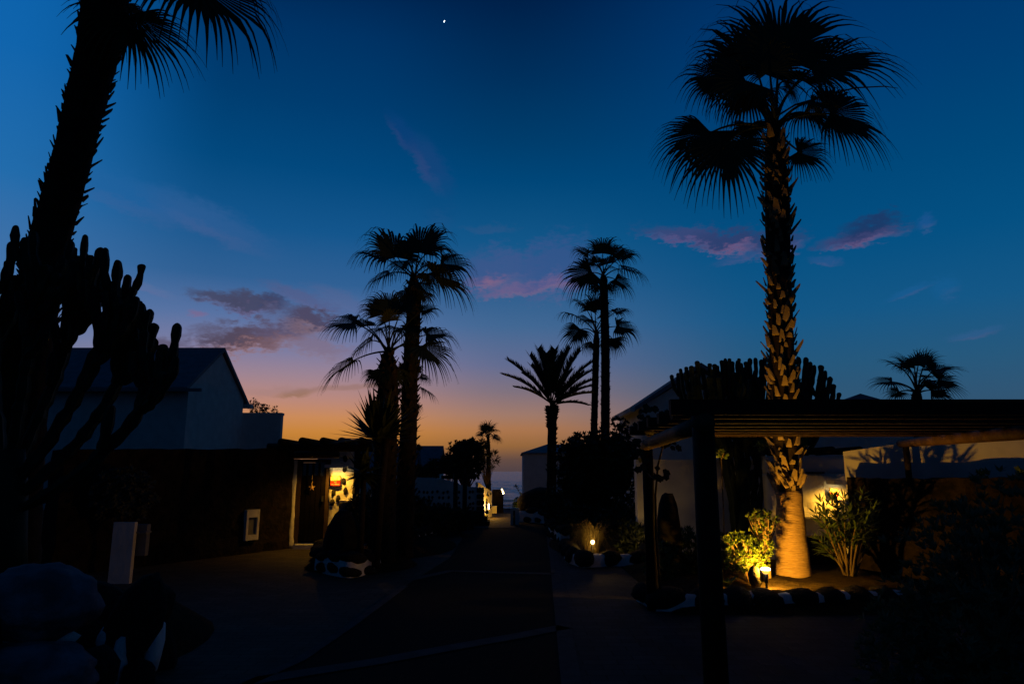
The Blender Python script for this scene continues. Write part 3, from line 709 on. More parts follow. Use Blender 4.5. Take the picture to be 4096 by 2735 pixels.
# white pier with dark panel right of the lane
YG = 21.6
q0 = P(2042, 2032, YG); q1 = P(2076, 2032, YG)
gp = thing('white_gate_pier', 'short white pier with a dark sunken panel right of the lane', 'pier', ((q0.x+q1.x)/2, YG, 0))
w = q1.x-q0.x; zt = q0.z
mb = MB(); mb.box((q0.x+.04, YG, zt/2), (.08, .3, zt)); mb.box((q1.x-.06, YG, zt/2), (.12, .3, zt)); mb.box(((q0.x+q1.x)/2-.02, YG, zt-.03), (w-.204, .3, .06)); mb.build('surround', PLASTER, gp)
mb = MB(); mb.box(((q0.x+q1.x)/2-.02, YG+.05, (zt-.06)/2), (w-.204, .1, zt-.064)); mb.build('panel', LAVA, gp)

# --- stone bed edgings: black boulders set in white mortar
ROCKS = []
for i in range(6):
    mb = MB(); mb.blob((0, 0, 0), (1, 1, 1), seed=i+1, sub=2, amp=.22, freq=1.0)
    me = bpy.data.meshes.new('boulder'); me.from_pydata([tuple(v) for v in mb.v], [], mb.f); me.materials.append(ROCK); me.polygons.foreach_set('use_smooth', [True]*len(me.polygons)); ROCKS.append(me)
def edging(name, label, pts, height, size, th=.28, seed=0, rows=1, mort=.7, gap=1.0, proud=.62):
    mort = .5 if mort < .85 else .66; proud = .60 if mort < .6 else .52
    rng = random.Random(seed); pts = [Vector((p[0], p[1], 0)) for p in pts]
    mid = sum(pts, Vector((0, 0, 0)))/len(pts); e = thing(name, label, 'bed edging', mid, 'stone bed edgings')
    mb = MB(); n = len(pts); cell = .06; sam = []
    for i in range(n-1):
        L = (pts[i+1]-pts[i]).length; m_ = max(2, int(L/cell))
        for j in range(m_): sam.append(pts[i].lerp(pts[i+1], j/m_))
    sam.append(pts[-1]); k = len(sam); vs = []; fs = []; prof = [(-.5, 0), (-.5, .5), (-.44, .9), (-.2, 1), (.2, 1), (.5, .9), (.5, 0)]
    for i, p in enumerate(sam):
        t = (sam[min(i+1, k-1)]-sam[max(i-1, 0)]).normalized(); nn = Vector((-t.y, t.x, 0))
        for (a, z) in prof:
            q = p+nn*(-a*th*mort)*-1+Vector((0, 0, z*height*.78)); d = noise.noise(q*5+Vector((seed, 0, 0)))*.03
            vs.append(q+nn*d+Vector((0, 0, d if z > 0 else 0)))
    pn = len(prof)
    for i in range(k-1):
        for j in range(pn-1): fs.append((i*pn+j, (i+1)*pn+j, (i+1)*pn+j+1, i*pn+j+1))
    fs += [tuple(range(pn)), tuple((k-1)*pn+j for j in reversed(range(pn)))]
    mb.add(vs, fs); mb.build('mortar', MORTAR, e, smooth=True)
    acc = 0.0; tot = sum((pts[i+1]-pts[i]).length for i in range(n-1))
    for r_ in range(rows):
        d = rng.uniform(0, size*.5)
        while d < tot:
            s = size*rng.uniform(.7, 1.3); dd = d+s/2; L0 = 0
            for i in range(n-1):
                L = (pts[i+1]-pts[i]).length
                if dd <= L0+L or i == n-2:
                    p = pts[i].lerp(pts[i+1], min(1, (dd-L0)/L)); t = (pts[i+1]-pts[i]).normalized(); break
                L0 += L
            hz = height/rows
            inst('boulder', rng.choice(ROCKS), e, p+Vector((0, 0, hz*(r_+.5)+rng.uniform(-.02, .03))), (rng.uniform(-.3, .3), rng.uniform(-.25, .25), math.atan2(t.y, t.x)+rng.uniform(-.25, .25)), (s*.54, th*proud*rng.uniform(.95, 1.2), hz*.56*rng.uniform(.9, 1.15)))
            d += s*gap*rng.uniform(.98, 1.16)
    return e
g2 = lambda u, v: G(u, v)
edging('stone_edging', 'island bed edging of black boulders and white mortar before the twin left palms', [g2(1290, 2225), g2(1285, 2285), g2(1400, 2308), g2(1490, 2285), g2(1560, 2250), g2(1600, 2215)], .34, .36, .34, seed=3, rows=2, gap=1.03, mort=.9, proud=.5)
edging('stone_edging', 'farther bed edging of black boulders and white mortar left of the lane', [g2(1628, 2205), g2(1690, 2185), g2(1750, 2155), g2(1790, 2130)], .40, .34, .3, seed=5, rows=2, gap=1.05, mort=.95, proud=.48)
edging('stone_edging', 'low wall of black boulders and white mortar beside the white gate pier', [G(2080, 2086), G(2140, 2088), G(2215, 2096)], .44, .42, .3, seed=9, rows=2, gap=1.15, mort=.95, proud=.48)
edging('stone_edging', 'black boulder edging with pale mortar under the date palm', [G(2196, 2105), G(2215, 2150), G(2262, 2180)], .4, .4, .3, seed=10, rows=2, gap=1.2, mort=.9, proud=.5)
edging('stone_edging', 'boulder edging with white mortar in front of the lit grass clump', [G(2262, 2200), G(2290, 2250), G(2340, 2268), G(2420, 2262), G(2560, 2262)], .26, .42, .3, seed=12, rows=1, gap=1.05, mort=.9)
edging('stone_edging', 'row of dark boulders with white mortar gaps under the right pergola', [G(2570, 2400), G(2640, 2440), G(2900, 2440), G(3200, 2436), G(3420, 2428), G(3640, 2420)], .24, .37, .34, seed=14, rows=1, gap=1.02, mort=.8, proud=.56)
# near planter wall at the lower left: big boulders
e = thing('planter_wall', 'large rounded boulders with white mortar in the lower left corner', 'planter wall', (-3.2, 5.2, 0))
def rockpx(u, v, Y, ru, rv, seed):
    q = P(u, v, Y); return inst('boulder', ROCKS[seed % 6], e, q, (.1*seed, .07*seed, .6*seed), (M(ru, Y), M((ru+rv)/2, Y)*.8, M(rv, Y)))
for (u, v, Y, ru, rv, sd) in ((545, 2480, 5.6, 74, 175, 3), (370, 2700, 5.0, 95, 120, 4), (548, 2720, 5.45, 62, 90, 5), (400, 2450, 5.9, 105, 130, 6), (-190, 2560, 4.7, 190, 220, 3), (300, 2560, 5.6, 120, 90, 2), (640, 2640, 6.1, 60, 110, 1), (620, 2420, 6.6, 80, 90, 4)): rockpx(u, v, Y, ru, rv, sd)
for (u, v, Y, ru, rv, sd) in ((150, 2410, 5.0, 225, 142, 21), (110, 2690, 4.8, 260, 112, 22)):
    q_ = P(u, v, Y); mb = MB(); mb.blob(q_, (M(ru, Y), M((ru+rv)/2, Y)*.8, M(rv, Y)), seed=sd, sub=4, amp=.15, freq=1.9); mb.build('boulder', PALEROCK, e, smooth=True)
for (u, v, Y, ru, rv, sd) in ((190, 2545, 5.05, 105, 34, 1), (435, 2560, 5.55, 40, 60, 2), (475, 2660, 5.45, 26, 110, 3), (618, 2570, 5.75, 24, 110, 5), (60, 2560, 4.95, 120, 40, 6)):
    q_ = P(u, v, Y); mb = MB(); mb.blob(q_, (M(ru, Y), .12, M(rv, Y)), seed=sd, sub=2, amp=.25); mb.build('mortar', MORTAR, e, smooth=True)
# standing stones / boulders
def boulder(name, label, u, vtop, vbot, Y, wpx, seed, m=ROCK):
    zt = P(u, vtop, Y).z; zb = max(0, P(u, vbot, Y).z); x = P(u, (vtop+vbot)/2, Y).x
    mb = MB(); h_ = zt-zb; mb.blob((x, Y, zb+h_*.46), (M(wpx, Y)/2, M(wpx, Y)*.38, h_*.55), seed=seed, sub=3, amp=.14, freq=1.1)
    return tag(mb.build(name, m, smooth=True, origin=(x, Y, zb)), label, 'rock')
boulder('standing_stone', 'tall dark standing stone before the right side of the left door', 1368, 2042, 2260, 11.6, 140, 21)
boulder('standing_stone', 'dark round-topped standing stone against the pale wall inside the right pergola', 2676, 1963, 2330, 10.5, 100, 22)
boulder('boulder', 'dark lone boulder beside the bollard lamp', 3020, 2262, 2345, 8.9, 55, 23)
boulder('boulder', 'dark rounded lava mound below the far bungalow wall', 2160, 1950, 2080, 24, 190, 24)

# --- right-hand garden: plaster walls, lava wall
YR = 13.6
xa, xb = X(2545, 2000, YR), X(2800, 2000, YR)+1.6; zt = Z(1838, YR)
rough_wall('garden_wall', 'pale plaster garden wall behind the right pergola posts', (xa, YR), (xb, YR), zt, zt, .25, PLASTER, amp=.008, topamp=.005, cell=.25, seed=31)
YQ = 12.4
xa, xb = X(3080, 2000, YQ), X(3424, 2000, YQ); zt = Z(1893, YQ)
pw = thing('rippled_portal_wall', 'rippled plaster wall glowing around the lamp right of the lit palm', 'wall', ((xa+xb)/2, YQ, 0))
mb = MB(); lumpy(mb, xa, xb, 0, zt, YQ, .3, .035, 21.0, cell=.05); mb.build('lower_wall', PLASTER_R, pw, smooth=True)
mb = MB(); z2 = Z(1822, YQ); lumpy(mb, xa, xb, zt+.001, z2, YQ+.08, .2, .01, 25.0, cell=.1); mb.build('upper_wall', PLASTER, pw, smooth=True)
mb = MB(); q = P(3260, 1890, YQ-.05); mb.box((q.x, YQ-.06, q.z), (.28, .12, .025)); mb.build('shelf', WOOD_B, pw)
zc = Z(2066, YQ); mb = MB(); mb.box(((xa+xb)/2, YQ-.09, zc), (xb-xa, .16, .03)); mb.build('bench_slab', PLASTER, pw)
q = P(3332, 1930, YQ-.05); sconce('wall_sconce', 'warm wall lamp glowing above the sign right of the lit palm', Vector((q.x, YQ-.04, q.z)), .24, 60, 'wall lamps beside doors')
q = P(3332, 1968, YQ-.06); sign('house_sign', 'square cream and red house sign behind the oleander', Vector((q.x, YQ-.085, q.z)), .145, .145, 'cream and red house signs')
# log canopy over it
cn = thing('log_canopy', 'dark flat log canopy above the lamp wall right of the lit palm', 'canopy', (X(3280, 1800, 12.1), 12.2, 2.0))
q0 = P(3150, 1808, 12.0); q1 = P(3420, 1808, 12.0); mb = MB(); mb.box(((q0.x+q1.x)/2, 12.0, q0.z), (q1.x-q0.x, .16, .085)); mb.build('beam', WOOD_B, cn)
for u in (3190, 3330, 3440):
    p = P(u, 1797, 11.7); mb = MB(); mb.tube([p, Vector((p.x, 13.4, p.z-.01))], .055, 8); mb.build('rafter', WOOD_B, cn, smooth=True)
# pale wall of the next house above
q0 = P(3150, 1752, 15.5); q1 = P(3660, 1752, 15.5); bw = MB(); bw.box(((q0.x+q1.x)/2, 15.7, 1.2), (q1.x-q0.x, .3, 2.4))
tag(bw.build('pale_back_wall', PLASTER, origin=((q0.x+q1.x)/2, 15.7, 0)), 'pale house wall showing between the pergola slats and the log canopy', 'wall')
# low dark wall in front of the portal wall
q0 = P(3190, 2143, 11.2); q1 = P(3440, 2143, 11.2)
rough_wall('low_lava_wall', 'low dark lava wall between the lit palm and the oleander', (q0.x, 11.2), (q1.x, 11.2), q0.z, q0.z, .3, LAVA, seed=41, amp=.03)
# lava wall on the right, white wall behind it
A = Vector((P(3402, 2000, 10.9).x, 10.9, 0)); B = Vector((8.2, 8.9, 0)); zl = Z(1914, 10.9, 3402)
rough_wall('lava_wall', 'dark lava-stone wall on the right, lit at its left end', A, B, zl, 1.52, .34, LAVA, seed=44, amp=.06, topamp=.05, cell=.1)
off = Vector((.35, .40, 0)); z0 = Z(1806, 11.3, 3411)
rough_wall('white_terrace_wall', 'white terrace wall catching warm light and plant shadows above the right lava wall', (A.x+.18, 11.36), (8.9, 9.35), z0, 2.45, .2, PLASTER, seed=47, amp=.004, topamp=.004, cell=.4)
q = P(3400, 2150, 10.62); q2 = P(3404, 2345, 10.62); mb = MB()
lumpy(mb, q.x-.06, q.x+.05, 0.0, P(3400, 2000, 10.62).z, 10.66, .1, .015, 3.3, cell=.05, edge=.05); tag(mb.build('white_quoin', PLASTER_R, smooth=True, origin=(q.x, 10.66, 0)), 'narrow white plaster quoin glowing behind the oleander stems', 'wall edge')

# --- right pergola
xf, yf = P(2843, 2300, 5.4).x, 5.4
pg = thing('slatted_pergola', 'dark slatted wooden pergola on round posts filling the right side', 'pergola', (3.3, 7.2, 0))
mb = MB(); mb.tube([Vector((xf, yf, 0)), Vector((xf-.004, yf, 1.0)), Vector((xf, yf, P(2838, 1660, yf).z))], [.092, .09, .086], 14); mb.build('post', WOOD_B, pg, smooth=True)
q = G(2602, 2440); yb = q.y; xb_ = P(2600, 2100, yb).x
mb = MB(); mb.tube([Vector((xb_, yb, 0)), Vector((xb_, yb, P(2600, 1775, yb).z))], [.07, .066], 12); mb.build('post', WOOD_B, pg, smooth=True)
xr = P(3630, 1850, 10.62).x; mb = MB(); mb.tube([Vector((xr, 10.62, 1.3)), Vector((xr, 10.62, P(3630, 1775, 10.62).z))], [.045, .045], 12); mb.build('post', WOOD_B, pg, smooth=True)
l0 = P(2822, 1690, 5.25); l1 = P(2572, 1782, yb+.15); mb = MB(); mb.tube([l0, l0.lerp(l1, .33), l0.lerp(l1, .66), l1], [.075, .07, .072, .066], 12); mb.build('side_log', LOGM, pg, smooth=True)
l0 = P(4180, 1722, 6.6); l1 = P(3603, 1772, 10.7); mb = MB(); mb.tube([l0, l0.lerp(l1, .33), l0.lerp(l1, .66), l1], [.075, .072, .07, .066], 12); mb.build('side_log', LOGM, pg, smooth=True)
# fascia and slats across, front to back
zf = P(2900, 1598, 5.3).z; xs0 = P(2690, 1630, 5.3).x-.02; xs1 = 6.3
mb = MB(); mb.box(((xs0+xs1)/2, 5.3, zf-.06), (xs1-xs0, .07, .12)); mb.build('fascia', WOOD_B, pg)
nsl = 15
SLATM = mat('slat_wood', (.05, .032, .018), .8, .3, 5, .4, 18, .15)
for i, v_ in enumerate((1656, 1676, 1694, 1708, 1720, 1730, 1738, 1745)):
    y = 5.62*230/(1885-v_); zt_ = P(3000, v_, y).z
    x_l = 1.44 if y < 8.2 else P(2590, 1745, y).x
    mb = MB(); mb.box(((x_l+xs1)/2, y, zt_+.05), (xs1-x_l, .095, .10)); mb.build('slat', SLATM, pg)
mb = MB(); p = P(2520, 1722, 8.3); e2 = Vector((xf+.2, 8.3, p.z)); mb.tube([p, e2], .055, 8); mb.build('end_beam', WOOD_B, pg, smooth=True)
# lane pergola, left of the lane
lp = thing('lane_pergola', 'small dark pergola on two posts in front of the spotted wall', 'pergola', (X(1840, 2040, 20), 20, 0))
for u in (1823, 1860):
    p = P(u, 1890, 20); mb = MB(); mb.tube([Vector((p.x, 20, 0)), Vector((p.x, 20, p.z))], .065, 8); mb.build('post', WOOD_B, lp, smooth=True)
q0, q1 = P(1640, 1882, 19.6), P(1862, 1882, 19.6); mb = MB(); mb.box(((q0.x+q1.x)/2, 19.6, q0.z), (q1.x-q0.x, .1, .15)); mb.build('beam', WOOD_B, lp)
q0, q1 = P(1766, 1908, 20.4), P(1905, 1908, 20.4); mb = MB(); mb.box(((q0.x+q1.x)/2, 20.4, q0.z), (q1.x-q0.x, .1, .1)); mb.build('beam', WOOD_B, lp)
q0, q1 = P(1815, 1895, 20.1), P(1902, 1895, 20.1); mb = MB(); mb.box(((q0.x+q1.x)/2, 20.1, q0.z), (q1.x-q0.x, .12, .06)); mb.build('cross_beam', WOOD, lp)
# dark timber bench / steps block at the corner of the lane
q = G(1940, 2098); mb = MB(); zt = P(1940, 2042, q.y).z
tb = thing('dark_stone_steps', 'dark stepped stone block at the corner of the lane', 'steps', (q.x-.3, q.y, 0))
for i, (w, zz) in enumerate(((.0, zt), (.1, zt*.62), (.16, zt*.3))):
    mb = MB(); lo = zt*(.62, .3, 0)[i]; mb.box((q.x-.9+w/2, q.y, (lo+zz)/2), (1.75+w, .7+.02*i, zz-lo-.004)); mb.build('step', LAVA, tb)
# garden bed soil mound on the right
mb = MB(); nx, ny = 40, 26; vs = []
for j in range(ny+1):
    for i in range(nx+1):
        x = 1.85+(5.6-1.85)*i/nx; y = 8.15+(12.2-8.15)*j/ny
        e_ = min(1, min(i, nx-i)/5, min(j, ny-j)/4)
        vs.append((x, y, .01+e_*(.17+.05*noise.noise(Vector((x, y, 0))*1.5)+.02*noise.noise(Vector((x, y, 3))*6))))
mb.add(vs, [(j*(nx+1)+i, j*(nx+1)+i+1, (j+1)*(nx+1)+i+1, (j+1)*(nx+1)+i) for j in range(ny) for i in range(nx)])
tag(mb.build('garden_soil', SOIL, smooth=True), kind='structure')
def soil_patch(name, cx, cy, rx, ry, h_, seed):
    mb = MB(); vs = [(cx, cy, h_)]; k = 28
    for r_ in range(1, 6):
        for j in range(k):
            a = 2*math.pi*j/k; f = r_/5; x = cx+rx*f*math.cos(a); y = cy+ry*f*math.sin(a)
            vs.append((x, y, .008+h_*(1-f**3)+.02*noise.noise(Vector((x*3, y*3, seed)))*(1-f)))
    fs = [(0, 1+j, 1+(j+1) % k) for j in range(k)]
    for r_ in range(4):
        for j in range(k): a = 1+r_*k+j; b = 1+r_*k+(j+1) % k; fs.append((a, a+k, b+k, b))
    mb.add(vs, fs); return tag(mb.build(name, SOIL, smooth=True), kind='structure')
soil_patch('island_soil', G(1450, 2260).x, 12.3, .95, 1.05, .25, 1); soil_patch('left_bed_soil', -2.2, 15.2, 1.0, 2.0, .25, 2); soil_patch('right_bed_soil', 2.4, 15.5, 1.6, 3.2, .2, 3)
soil_patch('planter_soil', -4.4, 6.6, 1.5, 1.9, .45, 4)
# ================================================================== PALMS
def fan_blade(mb, hub, a, Rl, nseg, rng, roll=0.0, droop=1.0, spread=112, stations=9, face=.4):
    a = a.normalized(); up = (Vector((0, 0, 1))*(1-face)+Vector((0, -1, .15))*face).normalized()
    n_ = up-a*up.dot(a)
    if n_.length < .25: n_ = n_+Vector((0, -.4, 0)); n_ = n_-a*n_.dot(a)
    n_.normalize(); n_ = Quaternion(a, roll) @ n_; s = a.cross(n_).normalized()
    dth = R(2*spread)/(nseg-1)
    for i in range(nseg):
        th = -R(spread)+dth*i
        d = (a*math.cos(th)+s*math.sin(th)+n_*(-.10+.16*abs(math.sin(th)))).normalized()
        wv = (-a*math.sin(th)+s*math.cos(th))
        L = Rl*1.16*(.66+.34*math.cos(th*.62))*rng.uniform(.88, 1.08); fuse = rng.uniform(.44, .56); g_ = droop*rng.uniform(.7, 1.35)
        p = Vector(hub); cur = d.copy(); vs = []; fs = []
        wf = L*fuse*math.tan(dth/2)*1.06
        for k in range(stations):
            t = k/(stations-1)
            hw = L*t*math.tan(dth/2)*1.06 if t <= fuse else wf*(1-(t-fuse)/(1-fuse))**1.3*.62+.0022
            hw = max(hw, .0015)
            vs += [p-wv*hw, p+n_*(.22*hw*(1 if i % 2 else -1)), p+wv*hw]
            if k < stations-1:
                gg = .12*t+max(0, t-fuse*.82)**1.15*7.0
                cur = (d+Vector((0, 0, -1))*gg*g_).normalized()
                p = p+cur*(L/(stations-1))
        for k in range(stations-1):
            b = 3*k; fs += [(b, b+1, b+4, b+3), (b+1, b+2, b+5, b+4)]
        mb.add(vs, fs)
def fan_palm(name, label, group, base, trunk, Y, crown, leaves, extra, seed, nseg=34, boots='joined', boot_px=None, trunk_mat=None, blade_mat=None, droop=1.0, pet_r=.016, extra_len=(.45, .75), extra_R=.6, boot_n=90, skirt=0, trunk_sections=None, boot_mat=None, tilt=(.35, .85), split_z=1.3, rscale=1.02, spread=112):
    """trunk = list of (u, v, width px, depth) from the ground up; leaves = (hub u, hub v, tip u, tip v, hub depth offset, tip depth offset)"""
    rng = random.Random(seed); root = thing(name, label, 'palm tree', base, group)
    pts = [P(u, v, y) for (u, v, w, y) in trunk]; rad = [M(w, y)/2 for (u, v, w, y) in trunk]
    pts[0].z = min(pts[0].z, base[2]) if pts[0].z < base[2]+.5 else pts[0].z
    fine = []; fr = []
    for i in range(len(pts)-1):
        m_ = max(2, int((pts[i+1]-pts[i]).length/.12))
        for j in range(m_): fine.append(pts[i].lerp(pts[i+1], j/m_)); fr.append((rad[i]+(rad[i+1]-rad[i])*j/m_)*(1+.03*math.sin(len(fine)*2.1)))
    fine.append(pts[-1]); fr.append(rad[-1])
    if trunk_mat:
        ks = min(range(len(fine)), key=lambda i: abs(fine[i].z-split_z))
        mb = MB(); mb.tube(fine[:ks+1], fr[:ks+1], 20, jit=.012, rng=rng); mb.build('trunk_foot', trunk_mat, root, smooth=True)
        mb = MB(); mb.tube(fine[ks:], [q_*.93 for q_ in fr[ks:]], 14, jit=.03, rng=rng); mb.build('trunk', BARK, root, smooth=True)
    else:
        mb = MB(); mb.tube(fine, fr, 14, jit=.03, rng=rng); mb.build('trunk', BARK, root, smooth=True)
    c = P(*crown, Y)
    k = 0
    def add_leaf(hub, tip, Rl, dr, fc=None):
        mb = MB(); a = (tip-hub)
        fan_blade(mb, hub, a, Rl, nseg, rng, roll=rng.uniform(-.35, .35), droop=dr, spread=spread, face=rng.uniform(.08, .5) if fc is None else fc)
        lf = mb.build('leaf', blade_mat or FROND, root)
        mid = (c+hub)/2+Vector((0, 0, .16*(hub-c).length)); mid = mid.lerp(hub-a.normalized()*(hub-c).length*.5, .45)
        mb = MB(); mb.tube(bez(c+Vector((rng.uniform(-.04, .04), rng.uniform(-.04, .04), rng.uniform(-.1, .05))), mid, hub+a.normalized()*.12*Rl, 9), [pet_r*(1.5-.9*i/8) for i in range(9)], 6); mb.build('petiole', blade_mat or FROND, lf, smooth=True)
    for lf in leaves:
        hu, hv, tu, tv = lf[:4]; dh, dt = (lf[4], lf[5]) if len(lf) > 5 else (rng.uniform(-.3, .3), rng.uniform(-.45, .45))
        hub = P(hu, hv, Y+dh); tip = P(tu, tv, Y+dt); add_leaf(hub, tip, (tip-hub).length*rscale, droop*(lf[6] if len(lf) > 6 else 1), lf[7] if len(lf) > 7 else None)
    for i in range(extra):
        az = 2*math.pi*(i+.5*rng.random())/max(1, extra); el = R(rng.uniform(5, 62))
        side = math.cos(az)*.55
        d = Vector((side, math.sin(az), 0)).normalized()*math.cos(el)+Vector((0, 0, math.sin(el))); L = rng.uniform(*extra_len)
        hub = c+d*L+Vector((0, 0, .08)); d2 = (d+Vector((0, 0, -.35))).normalized(); add_leaf(hub, hub+d2*extra_R, extra_R*rng.uniform(.85, 1.1), droop)
    for i in range(skirt):       # dead, folded leaves hanging below the crown
        az = 2*math.pi*i/skirt+rng.uniform(-.3, .3); d = Vector((math.cos(az), math.sin(az), 0)); r0 = rad[-1]
        hub = c+d*(r0+.10)+Vector((0, 0, -.28)); mb = MB(); fan_blade(mb, hub, (d*.45+Vector((0, 0, -1))), extra_R*.75, max(10, nseg//2), rng, droop=.6, spread=55); mb.build('dead_leaf', blade_mat or FROND, root)
    # stubs of old leaf stalks on the trunk
    def along(f):
        i = min(len(fine)-2, int(f*(len(fine)-1))); t = f*(len(fine)-1)-i
        return fine[i].lerp(fine[i+1], t), fr[i], (fine[i+1]-fine[i]).normalized()
    bs = boot_px or 1.0
    if boots:
        def stub():
            m2 = MB(); w, th, L = .075*bs, .02*bs, .17*bs
            m2.add([(-w, 0, -.05*bs), (w, 0, -.05*bs), (w*.9, -th*2.2, -.02*bs), (-w*.9, -th*2.2, -.02*bs), (-w*.55, -.02*bs, L), (w*.35, -.02*bs, L*.82), (w*.30, -.02*bs-th, L*.80), (-w*.5, -.02*bs-th, L*.98)],
                   [(3, 2, 1, 0), (4, 5, 6, 7), (0, 1, 5, 4), (1, 2, 6, 5), (2, 3, 7, 6), (3, 0, 4, 7)])
            return m2
        s0 = trunk_sections or (.05, .97)
        if boots == 'single':
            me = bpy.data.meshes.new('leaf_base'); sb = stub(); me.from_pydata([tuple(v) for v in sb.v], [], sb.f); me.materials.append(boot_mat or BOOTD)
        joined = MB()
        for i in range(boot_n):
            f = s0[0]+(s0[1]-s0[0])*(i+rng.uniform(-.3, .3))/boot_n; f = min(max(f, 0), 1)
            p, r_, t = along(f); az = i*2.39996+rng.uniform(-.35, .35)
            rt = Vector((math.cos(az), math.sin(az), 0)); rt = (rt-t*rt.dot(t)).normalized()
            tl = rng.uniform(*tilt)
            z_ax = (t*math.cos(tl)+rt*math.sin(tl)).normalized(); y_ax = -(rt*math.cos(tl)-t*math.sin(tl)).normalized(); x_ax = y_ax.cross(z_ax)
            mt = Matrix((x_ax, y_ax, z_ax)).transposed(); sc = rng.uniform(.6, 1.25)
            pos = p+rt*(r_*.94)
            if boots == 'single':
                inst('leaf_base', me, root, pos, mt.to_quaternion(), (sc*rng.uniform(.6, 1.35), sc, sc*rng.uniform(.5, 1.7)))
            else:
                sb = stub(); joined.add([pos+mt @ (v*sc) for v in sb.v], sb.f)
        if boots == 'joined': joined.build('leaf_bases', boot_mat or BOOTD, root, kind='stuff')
    return root, c
def crop(x0, y0, s): return lambda L: [tuple([x0+l[0]*s, y0+l[1]*s, x0+l[2]*s, y0+l[3]*s]+list(l[4:])) for l in L]

# --- tall lit palm on the right
cC = crop(2500, 0, .574)
LC = cC([(1075, 390, 1110, -60, .1, .15, .45, .8), (920, 500, 830, 90, .25, .35, .6, .75), (710, 560, 380, 480, -.1, -.2, .75, .75), (840, 560, 640, 740, -.4, -.5, .8, .75), (1290, 470, 1800, 240, -.15, -.25, .5, .8), (1300, 700, 1490, 750, -.35, -.5, .9, .7),
         (1430, 790, 1850, 870, .05, .1, .75, .7), (1200, 1060, 1440, 1120, -.3, -.45, .75, .7), (590, 915, 350, 1170, .1, .0, .7, .5), (700, 990, 585, 1320, -.3, -.45, .6, .6), (870, 870, 850, 1030, .4, .5, .7, .6), (1130, 560, 1230, 700, .5, .7, .9, .6), (990, 620, 880, 660, -.5, -.8, .9, .6), (860, 620, 720, 820, -.2, -.3, .9, .7), (740, 500, 540, 400, .2, .3, .7, .7), (1010, 500, 960, 260, -.3, -.4, .7, .8), (1330, 800, 1480, 920, .4, .5, .9, .7), (1230, 560, 1400, 480, .4, .6, .8, .7), (640, 600, 480, 640, .3, .4, .9, .6)])
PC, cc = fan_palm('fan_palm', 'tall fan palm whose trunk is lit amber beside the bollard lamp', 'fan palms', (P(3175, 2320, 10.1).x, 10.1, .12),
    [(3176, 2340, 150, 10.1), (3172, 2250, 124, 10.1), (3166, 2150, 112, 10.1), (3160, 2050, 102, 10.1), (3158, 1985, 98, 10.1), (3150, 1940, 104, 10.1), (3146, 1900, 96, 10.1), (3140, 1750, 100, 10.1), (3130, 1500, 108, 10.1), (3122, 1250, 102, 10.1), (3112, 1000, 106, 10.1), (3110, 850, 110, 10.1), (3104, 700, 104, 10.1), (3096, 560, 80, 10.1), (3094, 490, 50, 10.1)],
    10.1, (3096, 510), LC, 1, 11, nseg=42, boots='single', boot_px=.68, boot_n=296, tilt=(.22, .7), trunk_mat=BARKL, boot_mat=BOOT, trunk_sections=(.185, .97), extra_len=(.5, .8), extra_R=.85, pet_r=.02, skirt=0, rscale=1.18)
mb = MB(); fl = [P(3100, 470, 10.0), P(3180, 420, 9.9), P(3290, 388, 9.8), P(3420, 352, 9.8), P(3540, 346, 9.8), P(3592, 354, 9.8)]
mb.tube(fl, [.016, .015, .014, .012, .009, .004], 6); mb.build('flower_stalk', FROND, PC, smooth=True)
# the peeled skirt collar on the lit trunk: wide split bases
rng = random.Random(5)
for i in range(26):
    az = i*2.4+rng.uniform(-.3, .3); zc = 1.32+.012*i+rng.uniform(-.03, .03); p = P(3152, 1965, 10.1); p.z = zc; rt = Vector((math.cos(az), math.sin(az), 0)); w = rng.uniform(.03, .075)
    tn = Vector((-rt.y, rt.x, 0)); r0 = M(98, 10.1)/2*.96; c0_ = p+rt*(r0*.93)+Vector((0, 0, -.05)); hh = rng.uniform(.08, .2); lean = rng.uniform(-.05, .05)
    mb = MB(); o_ = rt*rng.uniform(.015, .06)+tn*lean
    mb.add([c0_-tn*w, c0_+tn*w, c0_+tn*w*.8+o_+Vector((0, 0, hh)), c0_-tn*w*.5+o_+Vector((0, 0, hh*rng.uniform(.6, 1.1))), c0_-tn*w-rt*.03, c0_+tn*w-rt*.03, c0_+tn*w*.8+o_-rt*.02+Vector((0, 0, hh)), c0_-tn*w*.5+o_-rt*.02+Vector((0, 0, hh*.8))],
           [(0, 1, 2, 3), (7, 6, 5, 4), (0, 4, 5, 1), (1, 5, 6, 2), (2, 6, 7, 3), (3, 7, 4, 0)]); mb.build('leaf_base', BOOT, PC)
for (a, b_) in (((3104, 1885), (3150, 1948)), ((3200, 1950), (3220, 1898))):
    p, q = P(*a, 9.83), P(*b_, 9.81); mb = MB(); mb.tube([p, p.lerp(q, .5)+Vector((0, -.02, 0)), q], [.012, .03, .036], 6); mb.build('leaf_base', BOOT, PC)

